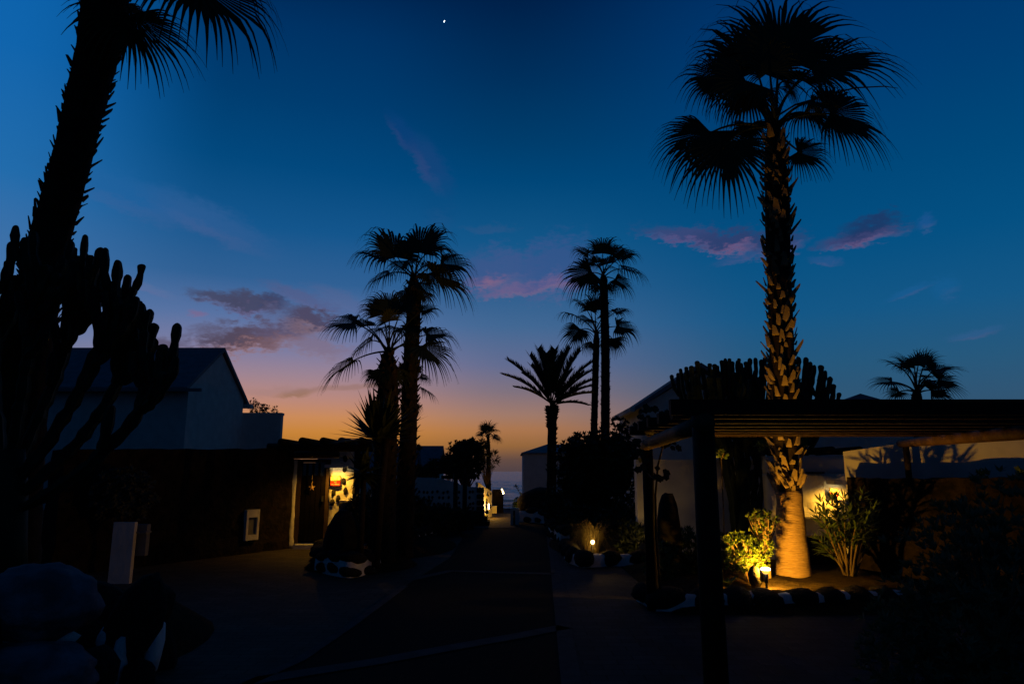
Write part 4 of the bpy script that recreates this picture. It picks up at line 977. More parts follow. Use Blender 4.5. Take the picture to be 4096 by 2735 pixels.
# --- near leaning palm, top left: only the trunk and two hanging leaves are in view
LJ = [(520, 60, 640, 300, -.1, -.1, .5), (470, 20, 560, 230, .2, .3, .6), (790, -60, 1080, 150, -.2, -.3, 1.1), (720, -120, 900, 60, .2, .4, 1.0), (560, -200, 300, -420), (300, -150, -40, -220), (640, -240, 900, -420), (470, -300, 430, -620, .2, .5), (500, -200, 640, -330, -.6, -1.2), (420, -160, 330, -300, -.7, -1.3)]
fan_palm('fan_palm', 'dark leaning palm trunk rising past the cactus at top left', 'fan palms', (-5.15, 7.2, 0),
    [(20, 2330, 260, 7.2), (40, 2000, 215, 7.2), (90, 1500, 190, 7.15), (184, 1000, 148, 7.1), (230, 850, 148, 7.1), (278, 680, 148, 7.05), (332, 450, 152, 7.0), (380, 250, 164, 7.0), (410, 100, 176, 7.0), (425, -60, 200, 7.0), (435, -220, 150, 7.0)],
    7.0, (440, -180), LJ, 0, 21, nseg=40, boots='single', boot_px=.52, boot_n=296, tilt=(.3, .8), boot_mat=BOOTD, trunk_sections=(.42, .985), pet_r=.02, blade_mat=FROND)

# --- pair of palms left of the lane, and a third behind
cA = crop(1200, 800, .638)
LA = cA([(545, 375, 335, 275, 0, -.1, 1.1), (600, 360, 548, 140, .2, .3), (745, 330, 830, 105, -.1, 0, .8), (790, 330, 1000, 275, .1, .1), (880, 400, 1105, 400, -.1, -.2), (840, 470, 1110, 520, -.3, -.5, 1.1), (560, 455, 395, 520, -.2, -.3), (745, 520, 815, 590, -.3, -.5, .8),
         (660, 380, 620, 450, -.4, -.7), (700, 330, 690, 200, .4, .6), (820, 410, 900, 470, .4, .7), (800, 460, 850, 560, .3, .6)])
fan_palm('fan_palm', 'taller palm of the left pair, straight dark trunk', 'fan palms', (P(1625, 2150, 12.6).x, 12.6, .1),
    [(1612, 2190, 84, 12.6), (1622, 1950, 74, 12.6), (1636, 1700, 66, 12.6), (1640, 1500, 64, 12.6), (1652, 1300, 60, 12.6), (1655, 1180, 58, 12.6), (1655, 1130, 44, 12.6), (1655, 1100, 26, 12.6)],
    12.6, (1655, 1105), LA, 0, 31, spread=96, rscale=1.14, droop=.85, nseg=32, boot_px=.55, boot_n=190, extra_len=(.35, .6), extra_R=.55, pet_r=.013, skirt=3)
LB = cA([(345, 770, 135, 765, .1, 0, .8), (420, 790, 330, 715, .3, .4), (520, 720, 455, 590, .1, .2, .7), (560, 700, 560, 545, 0, .1, .6), (630, 700, 660, 575, -.1, 0, .6), (450, 870, 290, 970, -.2, -.3, .9), (335, 1005, 125, 1120, 0, 0, .6), (760, 700, 870, 650, .3, .3, .7), (790, 845, 990, 815, .2, .3), (770, 910, 955, 1060, 0, -.1, .8),
         (480, 1070, 450, 1150, -.1, -.2, .5), (625, 1080, 645, 1160, .1, .2, .5), (500, 800, 440, 830, -.4, -.7), (620, 800, 650, 840, -.4, -.7), (560, 760, 540, 660, -.4, -.6), (680, 820, 720, 760, .4, .6)])
fan_palm('fan_palm', 'shorter thick-trunked palm of the left pair with a spiky yucca at its foot', 'fan palms', (P(1540, 2200, 11.9).x, 11.9, .1),
    [(1528, 2220, 108, 11.9), (1535, 2000, 96, 11.9), (1545, 1750, 88, 11.9), (1552, 1560, 82, 11.9), (1553, 1470, 74, 11.9), (1552, 1430, 52, 11.9), (1552, 1400, 30, 11.9)],
    11.9, (1552, 1410), LB, 0, 33, spread=96, rscale=1.14, droop=.85, nseg=32, boot_px=.55, boot_n=150, extra_len=(.35, .55), extra_R=.5, pet_r=.013, skirt=4)
LE = cA([(755, 1105, 835, 1125, 0, 0, .9), (765, 1185, 880, 1230, 0, 0, 1.0), (650, 1060, 640, 1000, .1, .1), (620, 1180, 600, 1240, 0, 0), (720, 1080, 770, 1010, .1, .1), (660, 1150, 610, 1130, 0, 0), (720, 1290, 750, 1340, 0, 0, .6)])
fan_palm('fan_palm', 'small palm half hidden behind the taller left palm trunk', 'fan palms', (P(1645, 2100, 18).x, 18, 0), [(1640, 2120, 34, 18), (1642, 1800, 32, 18), (1645, 1600, 30, 18), (1645, 1550, 20, 18)],
    18, (1646, 1550), LE, 0, 35, spread=96, nseg=22, boot_px=.4, boot_n=60, extra_len=(.25, .4), extra_R=.4, pet_r=.01)
# --- pair right of the lane
cF = crop(1950, 850, .606)
LF = cF([(760, 270, 775, 135, 0, 0, .7), (665, 275, 560, 215, .2, .2), (700, 330, 610, 320, -.2, -.3), (830, 285, 930, 205, .1, .1), (880, 295, 1000, 235, -.1, -.2), (690, 390, 478, 470, 0, 0), (890, 365, 1075, 395, -.1, -.1), (840, 440, 972, 510, 0, -.1), (830, 360, 900, 385, .4, .6), (730, 330, 700, 260, -.4, -.6), (790, 340, 820, 250, .4, .6)])
fan_palm('fan_palm', 'taller palm of the pair behind the round tree, right of the lane', 'fan palms', (P(2418, 2050, 20).x, 20, 0), [(2420, 2080, 40, 20), (2421, 1720, 36, 20), (2422, 1400, 35, 20), (2416, 1180, 34, 20), (2414, 1120, 34, 20), (2413, 1100, 18, 20)],
    20, (2413, 1100), LF, 0, 41, spread=96, rscale=1.14, droop=.85, nseg=28, boot_px=.34, boot_n=220, extra_len=(.45, .75), extra_R=.62, pet_r=.016, skirt=2)
LG = cF([(640, 620, 555, 545, 0, 0, .8), (710, 640, 722, 505, 0, 0, .7), (600, 690, 465, 628, 0, 0), (610, 765, 520, 880, 0, 0, .6), (840, 660, 948, 615, 0, 0), (850, 750, 1022, 770, -.2, -.3), (830, 830, 845, 935, 0, 0, .6), (670, 700, 620, 720, -.4, -.7), (760, 690, 790, 640, .4, .6), (680, 650, 690, 570, -.3, -.5)])
fan_palm('fan_palm', 'shorter palm of the pair behind the round tree, right of the lane', 'fan palms', (P(2378, 2050, 20.6).x, 20.6, 0), [(2374, 2080, 30, 20.6), (2376, 1720, 27, 20.6), (2383, 1450, 27, 20.6), (2386, 1360, 26, 20.6), (2386, 1330, 18, 20.6)],
    20.6, (2386, 1328), LG, 0, 43, spread=96, rscale=1.12, droop=.85, nseg=28, boot_px=.3, boot_n=200, extra_len=(.4, .7), extra_R=.6, pet_r=.016, skirt=2)
# --- far palm by the sea, palm behind the pergola
cI = crop(1700, 1600, .51)
LI = cI([(490, 235, 488, 152, 0, 0, .5), (468, 230, 440, 170, 0, 0, .6), (520, 222, 560, 165, 0, 0, .6), (540, 235, 602, 232, 0, 0), (545, 285, 615, 318, 0, 0, .8), (448, 272, 388, 265, 0, 0), (500, 250, 530, 200, -.3, -.5), (470, 255, 450, 240, .3, .5), (520, 270, 560, 280, .3, .5)])
fan_palm('fan_palm', 'slim far palm standing against the orange sky by the sea', 'fan palms', (P(1955, 1960, 27).x, 27, 0), [(1957, 2040, 21, 27), (1954, 1900, 18, 27), (1953, 1780, 16, 27), (1953, 1748, 11, 27)],
    27, (1953, 1745), LI, 1, 51, droop=.6, nseg=20, boot_px=.4, boot_n=70, extra_len=(.3, .45), extra_R=.4, pet_r=.014)
cD = crop(3200, 1350, .4146)
LD = cD([(980, 290, 805, 180, 0, 0, .6), (1060, 290, 915, 130, .2, .3, .5), (1140, 260, 1190, 95, 0, 0, .4), (1200, 260, 1260, 110, .2, .2, .5), (890, 425, 670, 425, 0, 0, .6), (960, 520, 830, 580, 0, 0, .7), (1290, 320, 1525, 225, 0, 0, .6), (1330, 405, 1605, 440, -.1, -.2, .6), (1260, 510, 1500, 500, 0, 0, .9), (1080, 330, 1000, 300, -.4, -.7, .7), (1200, 380, 1300, 350, -.4, -.7, .7), (1100, 260, 1080, 150, .3, .5, .5)])
fan_palm('fan_palm', 'palm crown standing alone above the pergola beam at the right', 'fan palms', (P(3668, 1900, 19).x, 19, 0), [(3668, 2120, 52, 19), (3668, 1700, 44, 19), (3667, 1590, 40, 19), (3666, 1560, 24, 19)],
    19, (3666, 1565), LD, 1, 53, droop=.5, nseg=26, boot_px=.5, boot_n=60, extra_len=(.4, .7), extra_R=.62, pet_r=.02)

# --- feather-leaved date palm
def date_palm():
    rng = random.Random(77); Y = 21.0; c = P(2208, 1622, Y)
    root = thing('date_palm', 'feather-leaved date palm silhouetted left of the palm pair', 'palm tree', (P(2205, 2040, Y).x, Y, 0), None)
    tr = [(2205, 2090, 44), (2206, 1900, 36), (2208, 1720, 36), (2208, 1668, 40), (2208, 1640, 50), (2208, 1622, 34)]
    pts = [P(u, v, Y) for u, v, w in tr]; fine = []; fr = []
    for i in range(len(pts)-1):
        for j in range(10): fine.append(pts[i].lerp(pts[i+1], j/10)); fr.append(M(tr[i][2]+(tr[i+1][2]-tr[i][2])*j/10, Y)/2)
    mb = MB(); mb.tube(fine, fr, 12, jit=.07, rng=rng); mb.build('trunk', BARK, root, smooth=True)
    mb = MB()
    for i in range(110):
        f = rng.random()**.6; q = fine[int(f*(len(fine)-1))]; r_ = fr[int(f*(len(fine)-1))]; az = rng.uniform(0, 6.28); d = Vector((math.cos(az), math.sin(az), 0))
        mb.add([q+d*r_*.9+Vector((-.03*d.y, .03*d.x, -.03)), q+d*r_*.9+Vector((.03*d.y, -.03*d.x, -.03)), q+d*(r_+.07)+Vector((0, 0, .06)), q+d*r_*.8+Vector((0, 0, .05))], [(0, 1, 2), (0, 2, 3), (1, 3, 2), (0, 3, 1)])
    mb.build('leaf_bases', BOOTD, root, kind='stuff')
    tips = [(145, 985), (115, 1075), (190, 1155), (280, 945), (335, 900), (445, 905), (545, 895), (612, 915), (685, 995), (692, 1045), (700, 1105), (692, 1145), (690, 1192), (655, 1270), (288, 1010), (390, 930), (500, 930), (580, 960), (240, 1070), (630, 1060), (330, 1080), (560, 1040)]
    for i, (tx, ty) in enumerate(tips):
        tip = P(1950+tx*.606, 850+ty*.606, Y+rng.uniform(-.7, .7)); st = c+Vector((rng.uniform(-.06, .06), rng.uniform(-.06, .06), rng.uniform(-.05, .05)))
        L = (tip-st).length; mid = st.lerp(tip, .5)+Vector((0, rng.uniform(-.1, .1), L*.14))
        path = bez(st, mid, tip, 24); mb = MB(); mb.tube(path, [.022*(1-.85*k/23) for k in range(24)], 5)
        lf = mb.build('frond', FROND, root, smooth=True)
        mb = MB()
        for k in range(4, 24):
            for sub in (0, .34, .67):
                kk = min(k+sub, 22.99); q = path[int(kk)].lerp(path[int(kk)+1], kk-int(kk)); t = (path[min(int(kk)+1, 23)]-path[max(int(kk)-1, 0)]).normalized()
                sd = t.cross(Vector((0, 0, 1))); sd = sd.normalized() if sd.length > .1 else Vector((1, 0, 0)); upv = sd.cross(t).normalized(); f = (kk-4)/19
                ll = L*(.25*(1-abs(f-.35)*.7))*rng.uniform(.85, 1.1)
                for sg in (-1, 1):
                    d = (sd*sg*.75+t*.95+upv*rng.uniform(.25, .5)-Vector((0, 0, .1))).normalized(); w = t*.024
                    e_ = q+d*ll; mb.add([q-w, q+w, q+d*ll*.6+w*.8-Vector((0, 0, .01)), e_, q+d*ll*.6-w*.8], [(0, 1, 2, 4), (4, 2, 3)])
        mb.build('leaflets', FROND, lf, kind='stuff')
date_palm()

# ================================================================== CANDELABRA CACTI
def cactus_arm(mb, path, r, rng):
    e0, e1 = path[-2], path[-1]; L_ = (e1-e0).length; dd = (e1-e0).normalized(); path = path[:-1]+[e0.lerp(e1, .5), e1-dd*0] if L_ > r*2 else path
    path = path+[path[-1]+dd*r*x for x in (.35, .62, .82, .94, 1.0)]
    n = len(path); L = sum((path[i+1]-path[i]).length for i in range(n-1)); rr = []; acc = 0; ph = rng.uniform(0, 6)
    for i in range(n):
        if i: acc += (path[i]-path[i-1]).length
        f = acc/L; q = r*(1+.17*math.sin(acc/.21*6.283+ph)+.05*math.sin(acc*37))
        if L-acc < r: q *= max(.1, math.sqrt(max(0, 1-((r-(L-acc))/r)**2)))
        if f < .06: q *= .7
        rr.append(q)
    mb.tube(path, rr, 10, ribs=5, depth=.27)
def candelabra(name, label, base, arms, r, seed, trunkpts=None, trunk_r=.2):
    rng = random.Random(seed); root = thing(name, label, 'cactus', base, None)
    if trunkpts:
        mb = MB(); mb.tube(trunkpts, [trunk_r*(1.1-.35*i/(len(trunkpts)-1)) for i in range(len(trunkpts))], 14, jit=.08, rng=rng); mb.build('trunk', CACT, root, smooth=True)
    for (s, m_, e, rk) in arms:
        path = bez(s, m_, e, 22); mb = MB(); cactus_arm(mb, [p+Vector((noise.noise(p*4)*.02, noise.noise(p*4+Vector((9, 0, 0)))*.02, 0)) for p in path], r*rk, rng); br = mb.build('branch', CACT, root)
        if rng.random() < .75:
            k = rng.randint(11, 17); q = path[k]; t = (path[k+1]-path[k-1]).normalized(); az = rng.uniform(0, 6.28); sd = Vector((math.cos(az), .4*math.sin(az), 0)); d = (t*.5+sd*.75).normalized(); l2 = rng.uniform(.14, .34)
            p2 = bez(q, q+d*l2*.6, q+d*l2*.6+Vector((0, 0, l2*.75))+t*.04, 9); mb = MB(); cactus_arm(mb, p2, r*rk*.85, rng); mb.build('offshoot', CACT, br)
    return root
rng = random.Random(15); Yc = 6.35; arms = []
LIMBS = [[(90, 2030), (300, 1890), (470, 1760), (590, 1600)], [(80, 1980), (250, 1800), (400, 1660), (500, 1480)], [(60, 1930), (200, 1720), (320, 1560), (420, 1330)], [(50, 1880), (140, 1640), (230, 1440), (320, 1210)], [(30, 1860), (70, 1600), (110, 1380), (140, 1150)], [(0, 1860), (-40, 1580), (-60, 1350), (-40, 1120)], [(-20, 1900), (-160, 1700), (-240, 1480), (-260, 1250)]]
def limb_pt(L, t, dy):
    k = min(2, int(t*3)); f = t*3-k; a_, b_ = L[k], L[k+1]; return (a_[0]+(b_[0]-a_[0])*f, a_[1]+(b_[1]-a_[1])*f)
ldy = [-.25, .2, -.1, .3, -.2, .25, 0]
for L, dy in zip(LIMBS, ldy):
    arms.append((P(*L[0], Yc), P(L[1][0]*.5+L[2][0]*.5+25, L[1][1]*.5+L[2][1]*.5+45, Yc+dy), P(*L[3], Yc+dy), 1.15))
tips = [(50, 985), (105, 968), (330, 1022), (365, 1040), (375, 1092), (405, 1085), (466, 1058), (508, 1115), (478, 1205), (487, 1262), (515, 1235), (568, 1228), (598, 1252), (612, 1308), (612, 1368), (655, 1398), (690, 1428), (645, 1508), (540, 1330), (560, 1400), (590, 1440), (625, 1460), (520, 1400), (470, 1330), (440, 1290), (430, 1180), (560, 1290), (600, 1530), (570, 1490), (640, 1440), (530, 1170), (300, 1090), (250, 1050)]
for i in range(52):
    u = rng.uniform(-120, 560); lim = 1010+max(0, u-280)*1.2; tips.append((u, rng.uniform(lim+50, lim+300 if u < 330 else lim+170)))
for (u, v) in tips:
    best = None
    for li, L in enumerate(LIMBS):
        for k in range(2, 10):
            t = k/10; x_, y_ = limb_pt(L, t, 0)
            if y_-v < 105: continue
            d = math.hypot(u-x_, v-y_)+abs((u-x_)-(y_-v)*.3)*.9
            if best is None or d < best[0]: best = (d, x_, y_, li)
    if best is None: continue
    _, x_, y_, li = best; dy = ldy[li]+rng.uniform(-.25, .25)
    arms.append((P(x_, y_, Yc+ldy[li]), P(x_+(u-x_)*.78+12, y_+(v-y_)*.30, Yc+dy), P(u, v, Yc+dy), rng.uniform(.78, 1.0)))
candelabra('candelabra_cactus', 'huge dark candelabra cactus spreading across the left foreground', (P(20, 2300, Yc).x, Yc, .3), arms, .051, 61,
           [P(10, 2330, Yc), P(20, 2150, Yc), P(35, 1950, Yc), P(40, 1800, Yc)], .17)
rng = random.Random(19); Yd = 12.9; arms = []
top = [(2712, 1500), (2722, 1482), (2746, 1475), (2765, 1472), (2790, 1452), (2812, 1480), (2838, 1462), (2858, 1465), (2870, 1470), (2888, 1448), (2902, 1440), (2916, 1442), (2928, 1455), (2950, 1450), (2965, 1460), (2985, 1455), (3000, 1440), (3022, 1438), (3045, 1446), (3060, 1438), (3080, 1440), (3120, 1436), (3170, 1440), (3194, 1436), (3222, 1438), (3240, 1455), (3258, 1468), (3282, 1470), (3300, 1490), (3320, 1515), (3335, 1545), (3358, 1578)]
for (u, v) in top:
    dy = rng.uniform(-.6, .6); e = P(u, v, Yd+dy); su = 3010+(u-3010)*.62+rng.uniform(-25, 25); s = P(su, 1790+rng.uniform(-50, 60), Yd+dy*.5)
    arms.append((s, P(su+(u-su)*.85, 1690, Yd+dy), e, rng.uniform(.85, 1.1)))
for i in range(46):
    u = rng.uniform(2722, 3330); vt = 1445+((u-3040)/330)**2*90+rng.uniform(30, 125); dy = rng.uniform(-1.0, 1.0); su = 3010+(u-3010)*.62+rng.uniform(-30, 30)
    arms.append((P(su, 1800+rng.uniform(-60, 60), Yd+dy*.6), P(su+(u-su)*.9, 1700, Yd+dy), P(u, vt, Yd+dy), rng.uniform(.85, 1.15)))
for u in (2868, 2905, 2940, 2990, 3040, 3090, 2885, 2960):
    arms.append((P(2985+(u-2985)*.35, 2240, Yd), P(2985+(u-2985)*.4, 2000, Yd), P(u, 1760, Yd+rng.uniform(-.3, .3)), 1.25))
candelabra('candelabra_cactus', 'broad candelabra cactus rising behind the right pergola', (P(2985, 2270, Yd).x, Yd, 0), arms, .047, 63, [P(2985, 2290, Yd), P(2985, 2150, Yd), P(2990, 2000, Yd)], .22)

# ================================================================== TREES AND SHRUBS
def leaf_quad(mb, p, d, n_, L, W):
    s = d.cross(n_).normalized(); mb.add([p, p+d*L*.45+s*W*.5+n_*W*.12, p+d*L, p+d*L*.45-s*W*.5+n_*W*.12], [(0, 1, 2), (0, 2, 3)])
def rnd(rng):
    while True:
        v = Vector((rng.uniform(-1, 1), rng.uniform(-1, 1), rng.uniform(-1, 1)))
        if .01 < v.length < 1: return v
def rosette(mb, p, axis, n, L, W, rng, spread=.9):
    axis = axis.normalized(); o1 = axis.orthogonal().normalized(); o2 = axis.cross(o1)
    for i in range(n):
        a = i*2.4+rng.uniform(-.3, .3); sp = rng.uniform(.45, 1.0)*spread
        d = (axis*math.cos(sp)+(o1*math.cos(a)+o2*math.sin(a))*math.sin(sp)).normalized(); n_ = axis-d*axis.dot(d); n_ = n_.normalized() if n_.length > .05 else o1
        leaf_quad(mb, p, d, n_, L*rng.uniform(.75, 1.15), W)
def tree(name, label, cat, base, blobs, n, L, W, seed, leafmat=LEAFD, stemmat=STEMD, ros=6, shell=.55, twigs=14, group=None, trunk_r=.09, stems=1, spread=1.1):
    """blobs = list of (centre, radii)"""
    rng = random.Random(seed); root = thing(name, label, cat, base, group); base = Vector(base); mb = MB(); ends = []
    tot = sum(b[1][0]*b[1][2] for b in blobs)
    for (c, r_) in blobs:
        c = Vector(c); k = int(n*(r_[0]*r_[2])/tot)
        for i in range(k):
            v = rnd(rng); f = v.length; v = v.normalized()*(shell+(1-shell)*f) if rng.random() < .75 else v
            q = c+Vector((v.x*r_[0], v.y*r_[1], v.z*r_[2]))*(1+.42*noise.noise(Vector((v.x*3.1, v.y*3.1, v.z*3.1+seed))))
            if q.z < base.z+.03: continue
            rosette(mb, q, v.normalized()*.8+Vector((0, 0, .7))+rnd(rng)*.4, ros, L, W, rng, spread)
            if i % max(1, k//max(1, twigs)) == 0: ends.append(q)
    mb.build('foliage', leafmat, root)
    mb = MB(); cm = sum((Vector(b[0]) for b in blobs), Vector((0, 0, 0)))/len(blobs)
    fork = base.lerp(cm, .45); 
    for s in range(stems):
        o_ = Vector((rng.uniform(-1, 1), rng.uniform(-1, 1), 0))*trunk_r*1.2*(stems > 1)
        mb.tube([base+o_, base.lerp(fork, .5)+o_*1.4+rnd(rng)*trunk_r*.5, fork+o_*2], [trunk_r, trunk_r*.8, trunk_r*.6], 8)
    for e in ends:
        mid = fork.lerp(e, .5)+rnd(rng)*.12*(e-fork).length; mb.tube(bez(fork, mid, e, 6), [trunk_r*.5*(1-.85*i/5) for i in range(6)], 5)
    mb.build('trunk', stemmat, root, smooth=True)
    return root
Yt = 17.0
tree('round_tree', 'large dark round leafy tree in front of the right palm pair', 'tree', (P(2400, 2150, Yt).x, Yt, 0), [(P(2390, 1850, Yt), (.95, .9, .72)), (P(2330, 1810, Yt), (.55, .6, .42)), (P(2450, 1860, Yt), (.6, .7, .72)), (P(2400, 1980, Yt), (.85, .8, .6)), (P(2290, 1900, Yt+.3), (.35, .5, .5)), (P(2370, 2070, Yt), (.75, .7, .4))], 2600, .13, .055, 71, twigs=10, trunk_r=.1)
tree('round_tree', 'small leafy sprigs rising at the left edge of the gabled house wall', 'tree', (P(2480, 1950, 17.6).x, 17.6, .0), [(P(2478, 1690, 17.6), (.2, .2, .13)), (P(2492, 1725, 17.6), (.28, .25, .12)), (P(2500, 1780, 17.6), (.3, .3, .25))], 90, .12, .06, 72, twigs=10, trunk_r=.03)
Yt2 = 23.5
tree('round_tree', 'round dark tree beside the far slim palm', 'tree', (P(1860, 1980, Yt2).x, Yt2, 0), [(P(1865, 1830, Yt2), (.62, .6, .56)), (P(1885, 1790, Yt2), (.36, .4, .24)), (P(1830, 1860, Yt2), (.4, .4, .38)), (P(1895, 1880, Yt2), (.22, .4, .3))], 1300, .13, .06, 73, twigs=8, trunk_r=.08)
tree('airy_tree', 'loose open tree with narrow leaves right behind the round dark tree', 'tree', (P(1950, 1970, 25).x, 25, 0), [(P(1928, 1785, 25), (.17, .2, .22)), (P(1975, 1835, 25), (.15, .2, .26)), (P(1915, 1800, 25), (.16, .2, .2))], 80, .2, .035, 74, twigs=26, trunk_r=.014, ros=5)
# bare twigs left of it
rng = random.Random(3); q0 = P(1842, 1830, 23.3); s = thing('bare_twigs', 'thin bare twigs sticking out left of the round dark tree', 'twigs', P(1850, 1900, 23.3))
for (u, v) in ((1803, 1777), (1815, 1770), (1829, 1762), (1820, 1785), (1808, 1808), (1835, 1775)):
    mb = MB(); e = P(u, v, 23.3); mb.tube(bez(P(1850, 1860, 23.3), q0+rnd(rng)*.1, e, 7), [.014*(1-.8*i/6) for i in range(7)], 5); mb.build('twig', STEMD, s)
tree('wispy_tree', 'wispy small tree on the flat annexe roof line at left', 'tree', (P(1040, 1700, 31).x, 31, 0), [(P(1035, 1640, 31), (.32, .3, .34)), (P(1075, 1645, 31), (.32, .3, .26)), (P(1015, 1625, 31), (.18, .3, .3))], 170, .12, .045, 75, twigs=26, trunk_r=.03, ros=4)
tree('low_shrubs', 'low dark shrubs under the small far house', 'shrub', (P(1700, 1960, 24).x, 24, 0), [(P(1690, 1890, 24), (.45, .4, .2)), (P(1740, 1870, 24), (.28, .3, .3)), (P(1660, 1890, 24), (.25, .3, .2)), (P(1670, 1790, 24), (.12, .2, .07))], 420, .12, .05, 76, twigs=12, trunk_r=.03)
tree('arching_shrub', 'dark arching shrub left of the round dark tree', 'shrub', (P(1790, 1960, 24).x, 24, 0), [(P(1795, 1845, 24), (.2, .3, .14)), (P(1805, 1880, 24), (.18, .3, .2))], 130, .2, .04, 77, twigs=12, trunk_r=.03)
tree('flowering_bush', 'small bush with tiny lit blossoms by the sea railing', 'bush', (P(2082, 2020, 27).x, 27, .05), [(P(2082, 2010, 27), (.22, .2, .2)), (P(2065, 2022, 27), (.12, .15, .1))], 160, .08, .045, 78, twigs=10, trunk_r=.02, leafmat=LEAFO)
s = thing('slender_branch', 'slender leafy branch rising against the sea beside the bungalow', 'branch', P(2092, 2010, 26.8)); mb = MB(); path = bez(P(2092, 2010, 26.8), P(2084, 1975, 26.8), P(2061, 1940, 26.8), 10); mb.tube(path, [.014*(1-.07*i) for i in range(10)], 5); mb.build('stem', STEMD, s)
mb = MB(); rng = random.Random(6)
for p in path[1:]: rosette(mb, p, rnd(rng)+Vector((0, 0, .3)), 5, .11, .05, rng, 1.4)
mb.build('foliage', LEAFD, s)
# undergrowth filling the dark bed on the right of the lane
tree('dark_hedge', 'dark low hedge below the round tree right of the lane', 'hedge', (P(2420, 2200, 15).x, 15, 0), [(P(2470, 2120, 15.4), (.6, .4, .42)), (P(2520, 2110, 15), (.5, .5, .5)), (P(2330, 2080, 16.2), (.6, .5, .35)), (P(2250, 2030, 18.5), (.5, .5, .5)), (P(2560, 2180, 13.4), (.4, .4, .4))], 1500, .13, .05, 79, twigs=10, trunk_r=.04)
tree('dark_hedge', 'dark bushes filling the bed behind the island palms', 'hedge', (P(1600, 2150, 14.5).x, 14.5, 0), [(P(1480, 2080, 13.6), (.45, .5, .5)), (P(1600, 2060, 15), (.5, .5, .55)), (P(1700, 2090, 16.5), (.7, .5, .45)), (P(1560, 2160, 12.6), (.35, .3, .3)), (P(1790, 2080, 18.4), (.9, .4, .3))], 1500, .14, .05, 80, twigs=10, trunk_r=.04)
tree('dark_hedge', 'dark shrubs inside the right pergola behind the standing stone', 'hedge', (P(2740, 2250, 10.6).x, 10.6, .05), [(P(2740, 2190, 10.8), (.32, .3, .3)), (P(2800, 2230, 10.4), (.25, .3, .3)), (P(2650, 2260, 10.2), (.25, .3, .3)), (P(2870, 2200, 11), (.35, .3, .25))], 560, .09, .035, 81, twigs=12, trunk_r=.02, leafmat=LEAFO)
tree('round_shrub', 'dim round grey shrub in front of the left lava wall', 'shrub', (P(492, 2250, 11.3).x, 11.3, 0), [(P(492, 1975, 11.3), (.44, .36, .38))], 700, .09, .04, 82, twigs=10, trunk_r=.05, leafmat=mat('grey_leaf', (.06, .065, .06), .7, .2, 4))
# foreground shrub, lower right
tree('foreground_shrub', 'big dim leafy shrub filling the lower right corner', 'shrub', (2.95, 4.4, 0), [(P(3960, 2450, 4.5), (.55, .5, .6)), (P(3780, 2560, 4.6), (.42, .4, .42)), (P(4080, 2200, 4.7), (.42, .4, .45)), (P(3640, 2660, 4.7), (.3, .35, .3)), (P(3880, 2250, 4.9), (.3, .3, .35))], 1500, .07, .022, 83, twigs=20, trunk_r=.03, leafmat=mat('olive_leaf', (.13, .13, .07), .6, .3, 4, transl=.2), stemmat=STEM)
# lit bushes by the bollard
tree('glossy_bush', 'bright green bush lit by the bollard lamp beside the palm trunk', 'bush', (P(3000, 2310, 9.4).x, 9.4, .15), [(P(3000, 2190, 9.4), (.3, .24, .2)), (P(2950, 2170, 9.3), (.2, .22, .14)), (P(3030, 2230, 9.35), (.15, .16, .16)), (P(2985, 2245, 9.25), (.24, .18, .13)), (P(2935, 2230, 9.3), (.12, .16, .12))], 330, .058, .026, 84, twigs=26, trunk_r=.02, leafmat=LEAFG, stemmat=STEM, ros=6, shell=.3, stems=3)
tree('branching_succulent', 'taller branching succulent lit amber between bush and palm trunk', 'bush', (P(3070, 2260, 9.5).x, 9.5, .15), [(P(3060, 2070, 9.5), (.16, .18, .1)), (P(3020, 2065, 9.55), (.1, .14, .08)), (P(3082, 2085, 9.6), (.10, .14, .12)), (P(3040, 2110, 9.5), (.14, .16, .08))], 120, .05, .024, 85, twigs=26, trunk_r=.028, leafmat=LEAFG, stemmat=STEM, ros=6, shell=.4, stems=2)
# agave-like rosette with big leaves
q = P(2900, 2300, 9.0); ag = thing('agave', 'broad-leaved agave rosette beside the front pergola post', 'agave', (q.x, q.y, .15)); rng = random.Random(8)
for i in range(9):
    a = i*2.4; d = Vector((math.cos(a), math.sin(a)*.9, 1.1+.5*rng.random())).normalized(); L = rng.uniform(.16, .26); b = Vector((q.x, q.y, .17)); s = d.cross(Vector((0, 0, 1))).normalized(); n_ = s.cross(d)
    mb = MB(); st = []
    for k in range(6):
        t = k/5; w = .045*math.sin(math.pi*min(1, .25+t*.75))+.002; p = b+d*L*t+Vector((0, 0, -.05*t*t))
        st += [p-s*w, p+n_*-.015, p+s*w]
    mb.add(st, [f for k in range(5) for f in ((3*k, 3*k+1, 3*k+4, 3*k+3), (3*k+1, 3*k+2, 3*k+5, 3*k+4))]); mb.build('leaf', LEAFG, ag, smooth=True)
